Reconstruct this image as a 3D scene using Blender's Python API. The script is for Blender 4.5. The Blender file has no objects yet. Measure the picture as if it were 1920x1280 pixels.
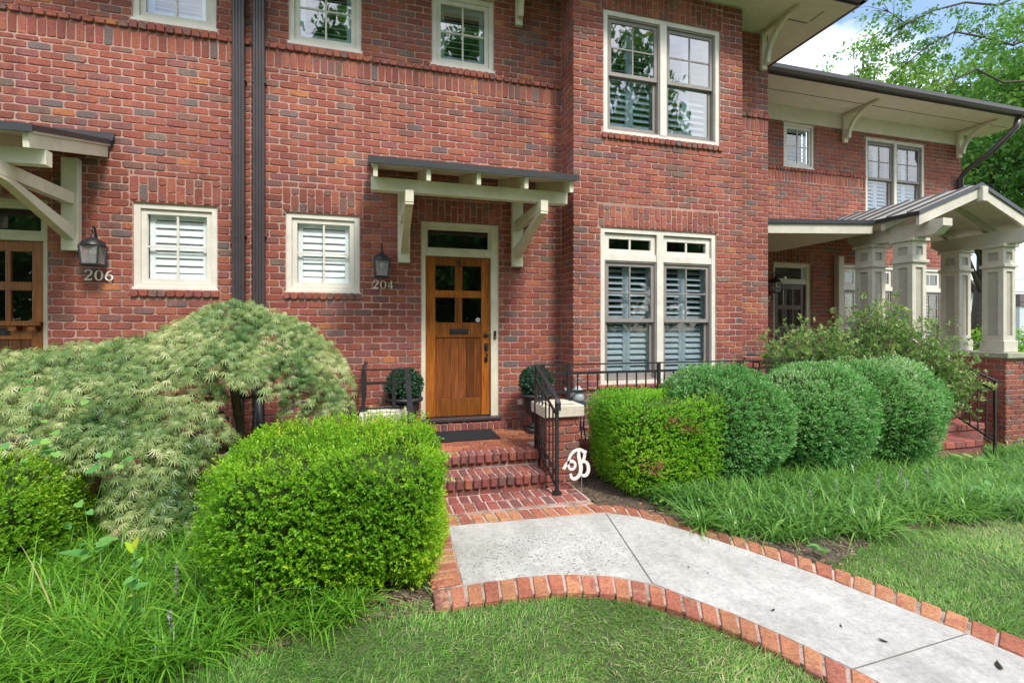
import bpy, math, random
import numpy as np
from mathutils import Vector, Matrix

random.seed(11)
RNG = np.random.default_rng(7)
R = math.radians
SC = bpy.context.scene
COL = SC.collection

# ------------------------------------------------------------------ camera, sky, sun, exposure
cam_d = bpy.data.cameras.new('camera')
cam = bpy.data.objects.new('camera', cam_d)
COL.objects.link(cam)
cam.location = (0, 0, 1.55)
cam.rotation_euler = (R(90), 0, R(-15.64))
cam_d.sensor_width = 36.0
cam_d.lens = 36.0 * 900 / 1920
cam_d.shift_y = -23 / 1920
cam_d.clip_start = 0.05
cam_d.clip_end = 2000
SC.camera = cam

SUN_EL, SUN_AZ = 52.0, 160.0          # azimuth clockwise from +Y: in front of the facade, to the right
world = bpy.data.worlds.new('World')
SC.world = world
world.use_nodes = True
nt = world.node_tree
for n in list(nt.nodes):
    nt.nodes.remove(n)
wo = nt.nodes.new('ShaderNodeOutputWorld')
bg = nt.nodes.new('ShaderNodeBackground')
sky = nt.nodes.new('ShaderNodeTexSky')
sky.sky_type = 'NISHITA'
sky.sun_disc = False
sky.sun_elevation = R(SUN_EL)
sky.sun_rotation = R(SUN_AZ)
sky.air_density = 1.0
sky.dust_density = 1.6
tc = nt.nodes.new('ShaderNodeTexCoord')
mp = nt.nodes.new('ShaderNodeMapping')
mp.inputs['Scale'].default_value = (1.0, 1.0, 2.1)
mp.inputs['Location'].default_value = (0.3, 0.3, 1.3)
cn = nt.nodes.new('ShaderNodeTexNoise')
cn.inputs['Scale'].default_value = 2.1
cn.inputs['Detail'].default_value = 8
cn.inputs['Roughness'].default_value = 0.52
cr = nt.nodes.new('ShaderNodeValToRGB')
cr.color_ramp.elements[0].position = 0.455
cr.color_ramp.elements[1].position = 0.60
mixc = nt.nodes.new('ShaderNodeMix')
mixc.data_type = 'RGBA'
nt.links.new(tc.outputs['Generated'], mp.inputs['Vector'])
nt.links.new(mp.outputs[0], cn.inputs['Vector'])
nt.links.new(cn.outputs['Fac'], cr.inputs['Fac'])
nt.links.new(cr.outputs['Color'], mixc.inputs['Factor'])
nt.links.new(sky.outputs[0], mixc.inputs['A'])
mixc.inputs['B'].default_value = (8.2, 8.5, 8.9, 1)
nt.links.new(mixc.outputs['Result'], bg.inputs['Color'])
bg.inputs['Strength'].default_value = 0.112
nt.links.new(bg.outputs[0], wo.inputs['Surface'])

sun_d = bpy.data.lights.new('sun', 'SUN')
sun_d.energy = 1.5
sun_d.angle = R(11)
sun_d.color = (1.0, 0.95, 0.88)
sun = bpy.data.objects.new('sun', sun_d)
COL.objects.link(sun)
az = R(SUN_AZ)
dirv = Vector((math.sin(az) * math.cos(R(SUN_EL)), math.cos(az) * math.cos(R(SUN_EL)), math.sin(R(SUN_EL))))
sun.rotation_euler = dirv.to_track_quat('Z', 'Y').to_euler()
sun.location = (0, -20, 40)

SC.view_settings.view_transform = 'Standard'
SC.view_settings.look = 'None'
SC.view_settings.exposure = 1.52
SC.view_settings.gamma = 1.0
SC.view_settings.use_curve_mapping = False
SC.render.engine = 'CYCLES'
SC.cycles.max_bounces = 7
SC.cycles.transparent_max_bounces = 12
SC.cycles.use_denoising = True

# ------------------------------------------------------------------ helpers
OFF = {}


def tag(o, label=None, cat=None, group=None, kind=None):
    if label: o['label'] = label
    if cat: o['category'] = cat
    if group: o['group'] = group
    if kind: o['kind'] = kind
    return o


def thing(name, label, cat, loc=(0, 0, 0), rotz=0.0, group=None, world=False):
    o = bpy.data.objects.new(name, None)
    COL.objects.link(o)
    o.location = loc
    o.rotation_euler = (0, 0, rotz)
    o.empty_display_size = 0.1
    OFF[o] = Vector(loc) if world else Vector((0, 0, 0))
    return tag(o, label, cat, group)


def link(name, me, parent=None, mat=None):
    if mat is not None and len(me.materials) == 0:
        for m in (mat if isinstance(mat, (list, tuple)) else [mat]):
            me.materials.append(m)
    o = bpy.data.objects.new(name, me)
    COL.objects.link(o)
    if parent is not None:
        o.parent = parent
        OFF[o] = OFF.get(parent, Vector((0, 0, 0)))
    return o


def kids(o):
    return [c for c in bpy.data.objects if c.parent == o]


CHILD = {}


def copy_tree(o, loc=None, parent=None):
    c = o.copy()
    COL.objects.link(c)
    if parent is not None:
        c.parent = parent
    if loc is not None:
        c.location = loc
    OFF[c] = OFF.get(o, Vector((0, 0, 0)))
    for ch in kids(o):
        copy_tree(ch, None, c)
    return c


class MB:
    def __init__(s):
        s.v, s.f, s.mi = [], [], []

    def add(s, vs, fs, mi=0):
        b = len(s.v)
        s.v += [tuple(p) for p in vs]
        s.f += [tuple(b + i for i in q) for q in fs]
        s.mi += [mi] * len(fs)
        return s

    def box(s, x0, x1, y0, y1, z0, z1, mi=0):
        return s.hexa([(x0, y0, z0), (x1, y0, z0), (x1, y1, z0), (x0, y1, z0),
                       (x0, y0, z1), (x1, y0, z1), (x1, y1, z1), (x0, y1, z1)], mi)

    def hexa(s, p, mi=0):
        return s.add(p, [(3, 2, 1, 0), (4, 5, 6, 7), (0, 1, 5, 4), (1, 2, 6, 5), (2, 3, 7, 6), (3, 0, 4, 7)], mi)

    def cbox(s, x0, x1, y0, y1, z0, z1, c=0.006, jit=0.0, mi=0):
        X, Y, Z = (x0, x1), (y0, y1), (z0, z1)
        vs, idx = [], {}
        for i in (0, 1):
            for j in (0, 1):
                for k in (0, 1):
                    sx, sy, sz = 1 - 2 * i, 1 - 2 * j, 1 - 2 * k
                    jx, jy, jz = [random.uniform(-jit, jit) for _ in range(3)]
                    for a in range(3):
                        p = [X[i] + jx, Y[j] + jy, Z[k] + jz]
                        if a != 0: p[0] += sx * c
                        if a != 1: p[1] += sy * c
                        if a != 2: p[2] += sz * c
                        idx[(i, j, k, a)] = len(vs)
                        vs.append(p)
        g = idx
        fs = []
        fs.append([g[0, 0, 0, 0], g[0, 0, 1, 0], g[0, 1, 1, 0], g[0, 1, 0, 0]])
        fs.append([g[1, 0, 0, 0], g[1, 1, 0, 0], g[1, 1, 1, 0], g[1, 0, 1, 0]])
        fs.append([g[0, 0, 0, 1], g[1, 0, 0, 1], g[1, 0, 1, 1], g[0, 0, 1, 1]])
        fs.append([g[0, 1, 0, 1], g[0, 1, 1, 1], g[1, 1, 1, 1], g[1, 1, 0, 1]])
        fs.append([g[0, 0, 0, 2], g[0, 1, 0, 2], g[1, 1, 0, 2], g[1, 0, 0, 2]])
        fs.append([g[0, 0, 1, 2], g[1, 0, 1, 2], g[1, 1, 1, 2], g[0, 1, 1, 2]])
        for i in (0, 1):
            for j in (0, 1):
                fs.append([g[i, j, 0, 0], g[i, j, 1, 0], g[i, j, 1, 1], g[i, j, 0, 1]])
                fs.append([g[i, 0, j, 0], g[i, 1, j, 0], g[i, 1, j, 2], g[i, 0, j, 2]])
                fs.append([g[0, i, j, 1], g[1, i, j, 1], g[1, i, j, 2], g[0, i, j, 2]])
                for k in (0, 1):
                    fs.append([g[i, j, k, 0], g[i, j, k, 1], g[i, j, k, 2]])
        # orient outward
        ctr = Vector(((x0 + x1) / 2, (y0 + y1) / 2, (z0 + z1) / 2))
        out = []
        for q in fs:
            P = [Vector(vs[i]) for i in q]
            n = (P[1] - P[0]).cross(P[2] - P[0])
            m = sum(P, Vector()) / len(P)
            out.append(q if n.dot(m - ctr) > 0 else q[::-1])
        return s.add(vs, out, mi)

    def tube(s, pts, r, n=8, mi=0, cap=True):
        pts = [Vector(p) for p in pts]
        rs = r if isinstance(r, (list, tuple)) else [r] * len(pts)
        up = Vector((0.13, 0.27, 1)).normalized()
        rings = []
        b = len(s.v)
        for i, p in enumerate(pts):
            t = (pts[min(i + 1, len(pts) - 1)] - pts[max(i - 1, 0)]).normalized()
            a = t.cross(up)
            if a.length < 1e-3: a = t.cross(Vector((1, 0, 0)))
            a.normalize()
            c = t.cross(a)
            for k in range(n):
                th = 2 * math.pi * k / n
                s.v.append(tuple(p + (a * math.cos(th) + c * math.sin(th)) * rs[i]))
        for i in range(len(pts) - 1):
            for k in range(n):
                s.f.append((b + i * n + k, b + i * n + (k + 1) % n, b + (i + 1) * n + (k + 1) % n, b + (i + 1) * n + k))
                s.mi.append(mi)
        if cap:
            s.f.append(tuple(b + k for k in range(n))[::-1]); s.mi.append(mi)
            s.f.append(tuple(b + (len(pts) - 1) * n + k for k in range(n))); s.mi.append(mi)
        return s

    def bar(s, p, q, w, h, mi=0):
        """square bar from p to q: w across (horizontal), h the other way"""
        p, q = Vector(p), Vector(q)
        t = (q - p).normalized()
        a = t.cross(Vector((0, 0, 1)))
        if a.length < 1e-3: a = Vector((1, 0, 0))
        a.normalize()
        c = a.cross(t).normalized()
        vs = []
        for o in (p, q):
            for sa, sc in ((-1, -1), (1, -1), (1, 1), (-1, 1)):
                vs.append(o + a * sa * w / 2 + c * sc * h / 2)
        return s.add(vs, [(0, 1, 2, 3), (7, 6, 5, 4), (0, 4, 5, 1), (1, 5, 6, 2), (2, 6, 7, 3), (3, 7, 4, 0)], mi)

    def prism(s, poly, fn, d0, d1, mi=0):
        """poly of (u,v); fn(u,v,d) -> point; extruded d0..d1"""
        n = len(poly)
        vs = [fn(u, v, d0) for u, v in poly] + [fn(u, v, d1) for u, v in poly]
        fs = [tuple(range(n))[::-1], tuple(range(n, 2 * n))]
        fs += [(i, (i + 1) % n, n + (i + 1) % n, n + i) for i in range(n)]
        return s.add(vs, fs, mi)

    def lathe(s, prof, c=(0, 0, 0), n=20, mi=0, sq=False):
        b = len(s.v)
        for r, z in prof:
            for k in range(n):
                th = 2 * math.pi * (k + 0.5) / n
                s.v.append((c[0] + r * math.cos(th), c[1] + r * math.sin(th), c[2] + z))
        for i in range(len(prof) - 1):
            for k in range(n):
                s.f.append((b + i * n + k, b + i * n + (k + 1) % n, b + (i + 1) * n + (k + 1) % n, b + (i + 1) * n + k))
                s.mi.append(mi)
        s.f.append(tuple(b + k for k in range(n))[::-1]); s.mi.append(mi)
        s.f.append(tuple(b + (len(prof) - 1) * n + k for k in range(n))); s.mi.append(mi)
        return s

    def mesh(s, name, off=None):
        me = bpy.data.meshes.new(name)
        v = s.v
        if off is not None and off.length > 0:
            v = [(p[0] - off[0], p[1] - off[1], p[2] - off[2]) for p in v]
        me.from_pydata(v, [], s.f)
        if any(s.mi):
            me.polygons.foreach_set('material_index', s.mi)
        me.update()
        return me

    def build(s, name, mat, parent=None, smooth=False, fix=False, **kw):
        me = s.mesh(name, OFF.get(parent) if parent is not None else None)
        if fix:
            import bmesh
            bm = bmesh.new(); bm.from_mesh(me)
            bmesh.ops.recalc_face_normals(bm, faces=bm.faces)
            bm.to_mesh(me); bm.free()
        if smooth:
            me.polygons.foreach_set('use_smooth', [True] * len(me.polygons))
        o = link(name, me, parent, mat)
        return tag(o, **kw)


def ring(mb, x0, x1, z0, z1, w, y0, y1, wb=None, mi=0):
    wb = w if wb is None else wb
    mb.box(x0, x0 + w, y0, y1, z0, z1, mi)
    mb.box(x1 - w, x1, y0, y1, z0, z1, mi)
    mb.box(x0 + w, x1 - w, y0, y1, z1 - w, z1, mi)
    mb.box(x0 + w, x1 - w, y0, y1, z0, z0 + wb, mi)
    return mb


def fastmesh(name, V, F, mat, parent=None, rnd=None, smooth=False, **kw):
    """V (n,3); F list of (m,k) index arrays; one object"""
    me = bpy.data.meshes.new(name)
    V = np.asarray(V, dtype=np.float32)
    if parent is not None and OFF.get(parent) is not None:
        V = V - np.array(OFF[parent], dtype=np.float32)
    F = F if isinstance(F, list) else [F]
    me.vertices.add(len(V))
    me.vertices.foreach_set('co', V.ravel())
    nl = sum(f.size for f in F)
    nf = sum(len(f) for f in F)
    me.loops.add(nl)
    me.polygons.add(nf)
    me.loops.foreach_set('vertex_index', np.concatenate([f.ravel() for f in F]).astype(np.int32))
    st, tot, c = [], [], 0
    for f in F:
        k = f.shape[1]
        st.append(c + np.arange(len(f)) * k)
        tot.append(np.full(len(f), k))
        c += f.size
    me.polygons.foreach_set('loop_start', np.concatenate(st).astype(np.int32))
    try:
        me.polygons.foreach_set('loop_total', np.concatenate(tot).astype(np.int32))
    except Exception:
        pass
    if smooth:
        me.polygons.foreach_set('use_smooth', np.ones(nf, dtype=bool))
    if rnd is not None:
        at = me.attributes.new('rnd', 'FLOAT', 'POINT')
        at.data.foreach_set('value', np.asarray(rnd, dtype=np.float32))
    me.update(calc_edges=True)
    me.validate()
    o = link(name, me, parent, mat)
    return tag(o, **kw)


def unit(a):
    return a / np.maximum(np.linalg.norm(a, axis=-1, keepdims=True), 1e-9)


def wob(P, f, seed=0):
    """cheap smooth noise in -1..1"""
    r = np.random.default_rng(seed + 100)
    o = np.zeros(len(P))
    for i in range(5):
        k = r.normal(size=3); k /= np.linalg.norm(k)
        o += np.sin(P @ k * f * (0.7 + 0.35 * i) + r.uniform(0, 6.28)) / (1 + 0.25 * i)
    return o / 2.6


def leaves(P, D, N, S, T, TF, rnd):
    """instances of a leaf template T (k,3) with faces TF on points P, along D, normal about N, size S"""
    D = unit(D)
    W = unit(np.cross(N, D))
    N = np.cross(D, W)
    S = np.asarray(S).reshape(-1, 1, 1)
    V = P[:, None, :] + S * (T[None, :, 0:1] * D[:, None, :] + T[None, :, 1:2] * W[:, None, :] + T[None, :, 2:3] * N[:, None, :])
    k = len(T)
    F = [(tf[None, :, :] + (np.arange(len(P)) * k)[:, None, None]).reshape(-1, tf.shape[1]) for tf in TF]
    return V.reshape(-1, 3), F, np.repeat(rnd, k)


def merge(parts):
    Vs, Fs, rs, b = [], {}, [], 0
    for V, F, r in parts:
        for f in F:
            Fs.setdefault(f.shape[1], []).append(f + b)
        Vs.append(V); rs.append(r); b += len(V)
    return np.concatenate(Vs), [np.concatenate(v) for v in Fs.values()], np.concatenate(rs)


T_OV = np.array([(0, 0, 0), (0.48, 0.27, 0.08), (1, 0, -0.04), (0.48, -0.27, 0.08)])
F_OV = [np.array([(0, 2, 1), (0, 3, 2)])]
T_LONG = np.array([(0, 0, 0), (0.42, 0.15, 0.05), (1, 0, -0.08), (0.42, -0.15, 0.05)])


def maple_leaf():
    v, f = [], []
    for a, l in ((0, 1.0), (26, .97), (-27, .98), (52, .84), (-54, .86), (88, .58), (-86, .56)):
        c, s_ = math.cos(R(a)), math.sin(R(a))
        b = len(v)
        for x, y, z in ((0, 0, 0), (0.45 * l, 0.056, 0.03), (l, .05 * l * (1 if a > 0 else -1), -0.34 * l), (0.45 * l, -0.056, 0.03)):
            v.append((x * c - y * s_, x * s_ + y * c, z))
        f += [(b, b + 1, b + 2, b + 3)]
    return np.array(v), [np.array(f)]
# ------------------------------------------------------------------ materials
def newmat(name):
    m = bpy.data.materials.new(name)
    m.use_nodes = True
    t = m.node_tree
    b = t.nodes['Principled BSDF']
    return m, t, b


def nd(t, kind, **kw):
    n = t.nodes.new(kind)
    for k, v in kw.items():
        if hasattr(n, k):
            setattr(n, k, v)
        else:
            n.inputs[k].default_value = v
    return n


def ramp(t, fac, stops, interp='LINEAR'):
    r = t.nodes.new('ShaderNodeValToRGB')
    r.color_ramp.interpolation = interp
    e = r.color_ramp.elements
    while len(e) < len(stops): e.new(0.5)
    for i, (p, c) in enumerate(stops):
        e[i].position = p
        e[i].color = (c[0], c[1], c[2], 1) if not isinstance(c, (int, float)) else (c, c, c, 1)
    t.links.new(fac, r.inputs['Fac'])
    return r.outputs['Color']


def mixc_(t, fac, a, b, mode='MIX'):
    m = t.nodes.new('ShaderNodeMix')
    m.data_type = 'RGBA'
    m.blend_type = mode
    for sock, v in (('Factor', fac), ('A', a), ('B', b)):
        if isinstance(v, (int, float)): m.inputs[sock].default_value = v
        elif isinstance(v, tuple): m.inputs[sock].default_value = (v[0], v[1], v[2], 1)
        else: t.links.new(v, m.inputs[sock])
    return m.outputs['Result']


def math_(t, op, a, b=None):
    m = t.nodes.new('ShaderNodeMath')
    m.operation = op
    for i, v in enumerate((a, b)):
        if v is None: continue
        if isinstance(v, (int, float)): m.inputs[i].default_value = v
        else: t.links.new(v, m.inputs[i])
    return m.outputs[0]


def pos(t):
    return t.nodes.new('ShaderNodeNewGeometry').outputs['Position']


def noise(t, scale, detail=4, rough=0.55, vec=None):
    n = t.nodes.new('ShaderNodeTexNoise')
    n.inputs['Scale'].default_value = scale
    n.inputs['Detail'].default_value = detail
    n.inputs['Roughness'].default_value = rough
    t.links.new(vec if vec is not None else pos(t), n.inputs['Vector'])
    return n.outputs['Fac']


def bump(t, b, h, strength, dist):
    n = t.nodes.new('ShaderNodeBump')
    n.inputs['Strength'].default_value = strength
    n.inputs['Distance'].default_value = dist
    t.links.new(h, n.inputs['Height'])
    t.links.new(n.outputs[0], b.inputs['Normal'])


def rndval(t):
    a = t.nodes.new('ShaderNodeAttribute'); a.attribute_name = 'rnd'
    o = t.nodes.new('ShaderNodeObjectInfo')
    return math_(t, 'FRACT', math_(t, 'ADD', a.outputs['Fac'], o.outputs['Random']))


def brick_mat(name, stops, alt, dirt=0.25):
    m, t, b = newmat(name)
    r = rndval(t)
    c1 = ramp(t, r, stops, 'CONSTANT')
    r2 = math_(t, 'FRACT', math_(t, 'MULTIPLY', r, 57.31))
    c2 = ramp(t, r2, alt, 'CONSTANT')
    n1 = noise(t, 9, 2)
    f1 = ramp(t, n1, [(0.52, 0.0), (0.62, 0.7)])
    c = mixc_(t, f1, c1, c2)
    n2 = noise(t, 60, 5, 0.65)
    f2 = ramp(t, n2, [(0.35, 0.62), (0.62, 1.12)])
    c = mixc_(t, 1.0, c, f2, 'MULTIPLY')
    f3 = ramp(t, noise(t, 1.1, 5), [(0.35, 0.76), (0.65, 1.12)])
    mpz = nd(t, 'ShaderNodeMapping'); mpz.inputs['Scale'].default_value = (3.2, 3.2, .35)
    t.links.new(pos(t), mpz.inputs['Vector'])
    c = mixc_(t, 1.0, c, ramp(t, noise(t, 1.6, 4, .6, mpz.outputs[0]), [(.32, .84), (.6, 1.05)]), 'MULTIPLY')
    c = mixc_(t, 1.0, c, f3, 'MULTIPLY')
    f4 = ramp(t, noise(t, 110, 3, 0.7), [(0.6, 0.0), (0.72, dirt)])
    c = mixc_(t, f4, c, (0.50, 0.30, 0.25))
    t.links.new(c, b.inputs['Base Color'])
    b.inputs['Roughness'].default_value = 0.85
    b.inputs['Specular IOR Level'].default_value = 0.25
    bump(t, b, noise(t, 130, 5, 0.7), 0.5, 0.004)
    return m


RED = [(0.0, (.315, .096, .066)), (0.18, (.35, .112, .074)), (0.36, (.265, .082, .062)), (0.50, (.38, .130, .080)),
       (0.63, (.30, .104, .080)), (0.75, (.23, .120, .098)), (0.85, (.38, .128, .082)), (0.89, (.18, .135, .130)),
       (0.925, (.28, .105, .098)), (0.965, (.21, .150, .118)), (0.985, (.46, .175, .075))]
ALT = [(0.0, (.33, .088, .080)), (0.3, (.21, .105, .088)), (0.5, (.39, .110, .085)), (0.7, (.17, .122, .112)), (0.85, (.27, .085, .086))]
M_BRICK = brick_mat('wall_brick', RED, ALT)
PAV = [(0.0, (.43, .180, .095)), (0.2, (.39, .135, .080)), (0.4, (.48, .22, .11)), (0.6, (.34, .120, .080)),
       (0.75, (.45, .175, .105)), (0.88, (.25, .105, .085)), (0.95, (.48, .27, .14))]
M_PAVER = brick_mat('step_brick', [(0, (.34, .105, .085)), (.2, (.29, .090, .080)), (.4, (.38, .125, .085)), (.55, (.22, .090, .080)), (.7, (.33, .11, .092)), (.85, (.17, .092, .080)), (.93, (.42, .16, .085))], ALT)
M_BORDER = brick_mat('border_brick', PAV, [(0, (.44, .19, .10)), (.4, (.36, .12, .085)), (.7, (.50, .27, .15)), (.85, (.28, .10, .08))], 0.4)
M_FLOORB = brick_mat('floor_brick', [(0, (.36, .12, .058)), (.3, (.32, .10, .06)), (.55, (.40, .15, .07)), (.75, (.29, .09, .055)), (.92, (.17, .085, .06))],
                     [(0, (.36, .13, .065)), (.5, (.42, .17, .08)), (.8, (.29, .09, .055))], 0.35)


def mortar_mat(name, ca, cb):
    m, t, b = newmat(name)
    f = ramp(t, noise(t, 5, 5), [(0.38, 0.0), (0.65, 1.0)])
    c = mixc_(t, f, ca, cb)
    c = mixc_(t, 1.0, c, ramp(t, noise(t, 80, 4, .7), [(0.3, 0.72), (0.65, 1.08)]), 'MULTIPLY')
    c = mixc_(t, 1.0, c, ramp(t, noise(t, 1.3, 5), [(0.35, 0.72), (0.65, 1.1)]), 'MULTIPLY')
    t.links.new(c, b.inputs['Base Color'])
    b.inputs['Roughness'].default_value = 0.95
    bump(t, b, noise(t, 90, 5, 0.7), 0.8, 0.006)
    return m


M_MORTAR = mortar_mat('mortar', (.47, .252, .205), (.50, .335, .27))
M_JOINT = mortar_mat('path_mortar', (.54, .365, .31), (.48, .38, .32))
_t = M_JOINT.node_tree
_b = _t.nodes['Principled BSDF']
_c = _b.inputs['Base Color'].links[0].from_socket
_c = mixc_(_t, ramp(_t, noise(_t, 7, 6, .7), [(.50, 0.0), (.62, .75)]), _c, (.10, .085, .05))      # soil and moss in the joints
_t.links.new(_c, _b.inputs['Base Color'])


def plain(name, col, rough=0.5, spec=0.4, metal=0.0, var=0.12, nscale=6, bumps=0.0, bscale=60):
    m, t, b = newmat(name)
    c = mixc_(t, 1.0, tuple(col), ramp(t, noise(t, nscale, 5, 0.6), [(0.3, 1 - var), (0.7, 1 + var * .5)]), 'MULTIPLY')
    t.links.new(c, b.inputs['Base Color'])
    if var < .16:
        c = mixc_(t, ramp(t, noise(t, 26, 6, .75), [(.56, 0.0), (.72, .36)]), c, tuple(k * .55 for k in col))
    b.inputs['Roughness'].default_value = rough
    t.links.new(c, b.inputs['Base Color'])
    b.inputs['Specular IOR Level'].default_value = spec
    b.inputs['Metallic'].default_value = metal
    if bumps > 0:
        bump(t, b, noise(t, bscale, 5, 0.65), bumps, 0.004)
    return m


M_TRIM = plain('cream_trim', (.68, .64, .49), 0.45, var=.14, bumps=.15)
M_CASE = plain('window_casing', (.70, .66, .58), 0.45, var=.12, bumps=.12)
M_TAUPE = plain('taupe_sash', (.27, .24, .22), 0.5, var=.14)
M_WHITE = plain('white_louver', (.85, .87, .88), 0.5, var=.04)
M_SHADEL = plain('shade_grey_louver', (.40, .46, .50), 0.5, var=.06)  # shade behind the bay glass painted into the louver colour
M_BRONZE = plain('bronze_metal', (.055, .045, .048), 0.38, 0.5, var=.2)
M_GUTTER = plain('gutter_metal', (.062, .050, .052), 0.32, 0.5, var=.15)
M_ROOFM = plain('dark_roof_metal', (.035, .036, .040), 0.4, 0.5, var=.2)
M_SEAM = plain('standing_seam_metal', (.42, .39, .355), 0.42, 0.5, var=.12)
M_IRON = plain('black_iron', (.020, .020, .023), 0.42, 0.5, var=.3, bumps=.2, bscale=150)
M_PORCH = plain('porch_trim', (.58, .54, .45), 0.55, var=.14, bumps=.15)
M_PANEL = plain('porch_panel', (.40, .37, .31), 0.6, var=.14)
M_SOFFIT = plain('soffit_paint', (.70, .645, .53), 0.6, var=.10)
M_CAP = plain('limestone_cap', (.58, .52, .42), 0.85, 0.2, var=.22, nscale=14, bumps=.5, bscale=80)
M_RUBBER = plain('mat_rubber', (.028, .029, .032), 0.9, 0.2, var=.4, nscale=60, bumps=1.0, bscale=260)
M_NUM = plain('brushed_numerals', (.80, .76, .68), 0.4, 0.5, var=.08)
M_SIGNW = plain('white_paint', (.78, .76, .74), 0.4, var=.04)
M_URN = plain('urn_black', (.028, .027, .030), 0.4, 0.5, var=.3, bumps=.2)
M_DARK = plain('dark_interior', (.018, .019, .021), 0.9, 0.1)  # near-black standing in for unlit rooms, reused for vent slots and soffit joint
M_BARK = plain('bark', (.17, .135, .10), 0.95, 0.1, var=.45, nscale=30, bumps=1.0, bscale=50)
M_BARKD = plain('dark_bark', (.10, .085, .07), 0.95, 0.1, var=.4, nscale=20, bumps=1.0, bscale=40)
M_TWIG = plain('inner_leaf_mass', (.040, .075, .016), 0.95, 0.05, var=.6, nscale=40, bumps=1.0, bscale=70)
M_SIDING = plain('grey_siding', (.42, .45, .46), 0.6, var=.08)
M_SHINGLE = plain('dark_shingle', (.12, .10, .095), 0.9, var=.3, nscale=20)
M_BLUEORN = plain('pale_blue_glaze', (.40, .45, .48), 0.4, 0.5, var=.15, nscale=25)
M_NAVY = plain('navy_paint', (.02, .03, .07), 0.4, 0.5)
M_LEAFD = plain('dead_leaf', (.060, .048, .038), 0.9, 0.1, var=.4, nscale=60)
M_BULB = plain('bulb_glass', (.75, .74, .70), 0.25, 0.5)
M_FROST = plain('seeded_glass', (.23, .22, .22), 0.25, 0.5, var=.2, nscale=90)


def wood_mat(name, a, b_, c_):
    m, t, b = newmat(name)
    p = pos(t)
    mp_ = nd(t, 'ShaderNodeMapping'); mp_.inputs['Scale'].default_value = (1, 1, 0.05)
    o = t.nodes.new('ShaderNodeObjectInfo')
    cmb = nd(t, 'ShaderNodeCombineXYZ')
    t.links.new(math_(t, 'MULTIPLY', o.outputs['Random'], 40.0), cmb.inputs[1])
    va = nd(t, 'ShaderNodeVectorMath', operation='ADD')
    t.links.new(p, va.inputs[0]); t.links.new(cmb.outputs[0], va.inputs[1])
    t.links.new(va.outputs[0], mp_.inputs['Vector'])
    g = noise(t, 75, 6, .6, mp_.outputs[0])
    c = ramp(t, g, [(.30, a), (.5, b_), (.68, c_)])
    c = mixc_(t, 1.0, c, ramp(t, o.outputs['Random'], [(0, .62), (1, 1.25)]), 'MULTIPLY')
    t.links.new(c, b.inputs['Base Color'])
    b.inputs['Roughness'].default_value = 0.33
    b.inputs['Coat Weight'].default_value = 0.25
    b.inputs['Coat Roughness'].default_value = 0.2
    bump(t, b, g, .15, .002)
    return m


M_WOOD = wood_mat('stained_oak', (.13, .032, .006), (.28, .082, .010), (.39, .145, .020))
M_WOODP = wood_mat('stained_plank', (.085, .020, .006), (.18, .050, .011), (.28, .092, .020))
M_MAHOG = wood_mat('mahogany', (.035, .010, .008), (.06, .016, .012), (.08, .024, .016))


def glass_mat(name, tint, ior=1.5, boost=1.0):
    m, t, b = newmat(name)
    t.nodes.remove(b)
    out = t.nodes['Material Output']
    tr = nd(t, 'ShaderNodeBsdfTransparent'); tr.inputs[0].default_value = (*tint, 1)
    gl = nd(t, 'ShaderNodeBsdfGlossy'); gl.inputs['Roughness'].default_value = 0.015
    bp = nd(t, 'ShaderNodeBump'); bp.inputs['Strength'].default_value = 0.05; bp.inputs['Distance'].default_value = 0.02
    t.links.new(noise(t, 3.0, 2), bp.inputs['Height'])
    t.links.new(bp.outputs[0], gl.inputs['Normal'])
    fr = nd(t, 'ShaderNodeFresnel'); fr.inputs['IOR'].default_value = ior
    ge = t.nodes.new('ShaderNodeNewGeometry')
    k = math_(t, 'MINIMUM', math_(t, 'MULTIPLY', fr.outputs[0], boost), 1.0)
    k = math_(t, 'MULTIPLY', k, math_(t, 'SUBTRACT', 1.0, ge.outputs['Backfacing']))
    ms = nd(t, 'ShaderNodeMixShader')
    t.links.new(k, ms.inputs[0]); t.links.new(tr.outputs[0], ms.inputs[1]); t.links.new(gl.outputs[0], ms.inputs[2])
    t.links.new(ms.outputs[0], out.inputs['Surface'])
    return m


M_GLASS = glass_mat('window_glass', (.97, .985, .98), 1.5, 1.0)
M_GLASSD = glass_mat('screened_glass', (.90, .93, .94), 1.5, 2.8)
M_GLASSU = glass_mat('upper_glass', (.80, .86, .88), 1.5, 6.0)


def leaf_mat(name, stops, transl=0.35, rough=0.45, tcol=1.25, patch=0.0):
    m, t, b = newmat(name)
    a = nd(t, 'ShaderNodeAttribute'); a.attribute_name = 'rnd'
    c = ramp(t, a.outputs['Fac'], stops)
    if patch:
        c = mixc_(t, 1.0, c, ramp(t, noise(t, patch, 3), [(.35, .72), (.65, 1.12)]), 'MULTIPLY')
    t.links.new(c, b.inputs['Base Color'])
    b.inputs['Roughness'].default_value = rough
    b.inputs['Specular IOR Level'].default_value = 0.35
    out = t.nodes['Material Output']
    tl = nd(t, 'ShaderNodeBsdfTranslucent')
    cc = mixc_(t, 1.0, c, (tcol, tcol, tcol * .7), 'MULTIPLY')
    t.links.new(cc, tl.inputs['Color'])
    ms = nd(t, 'ShaderNodeMixShader'); ms.inputs[0].default_value = transl
    t.links.new(b.outputs[0], ms.inputs[1]); t.links.new(tl.outputs[0], ms.inputs[2])
    t.links.new(ms.outputs[0], out.inputs['Surface'])
    return m


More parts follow.
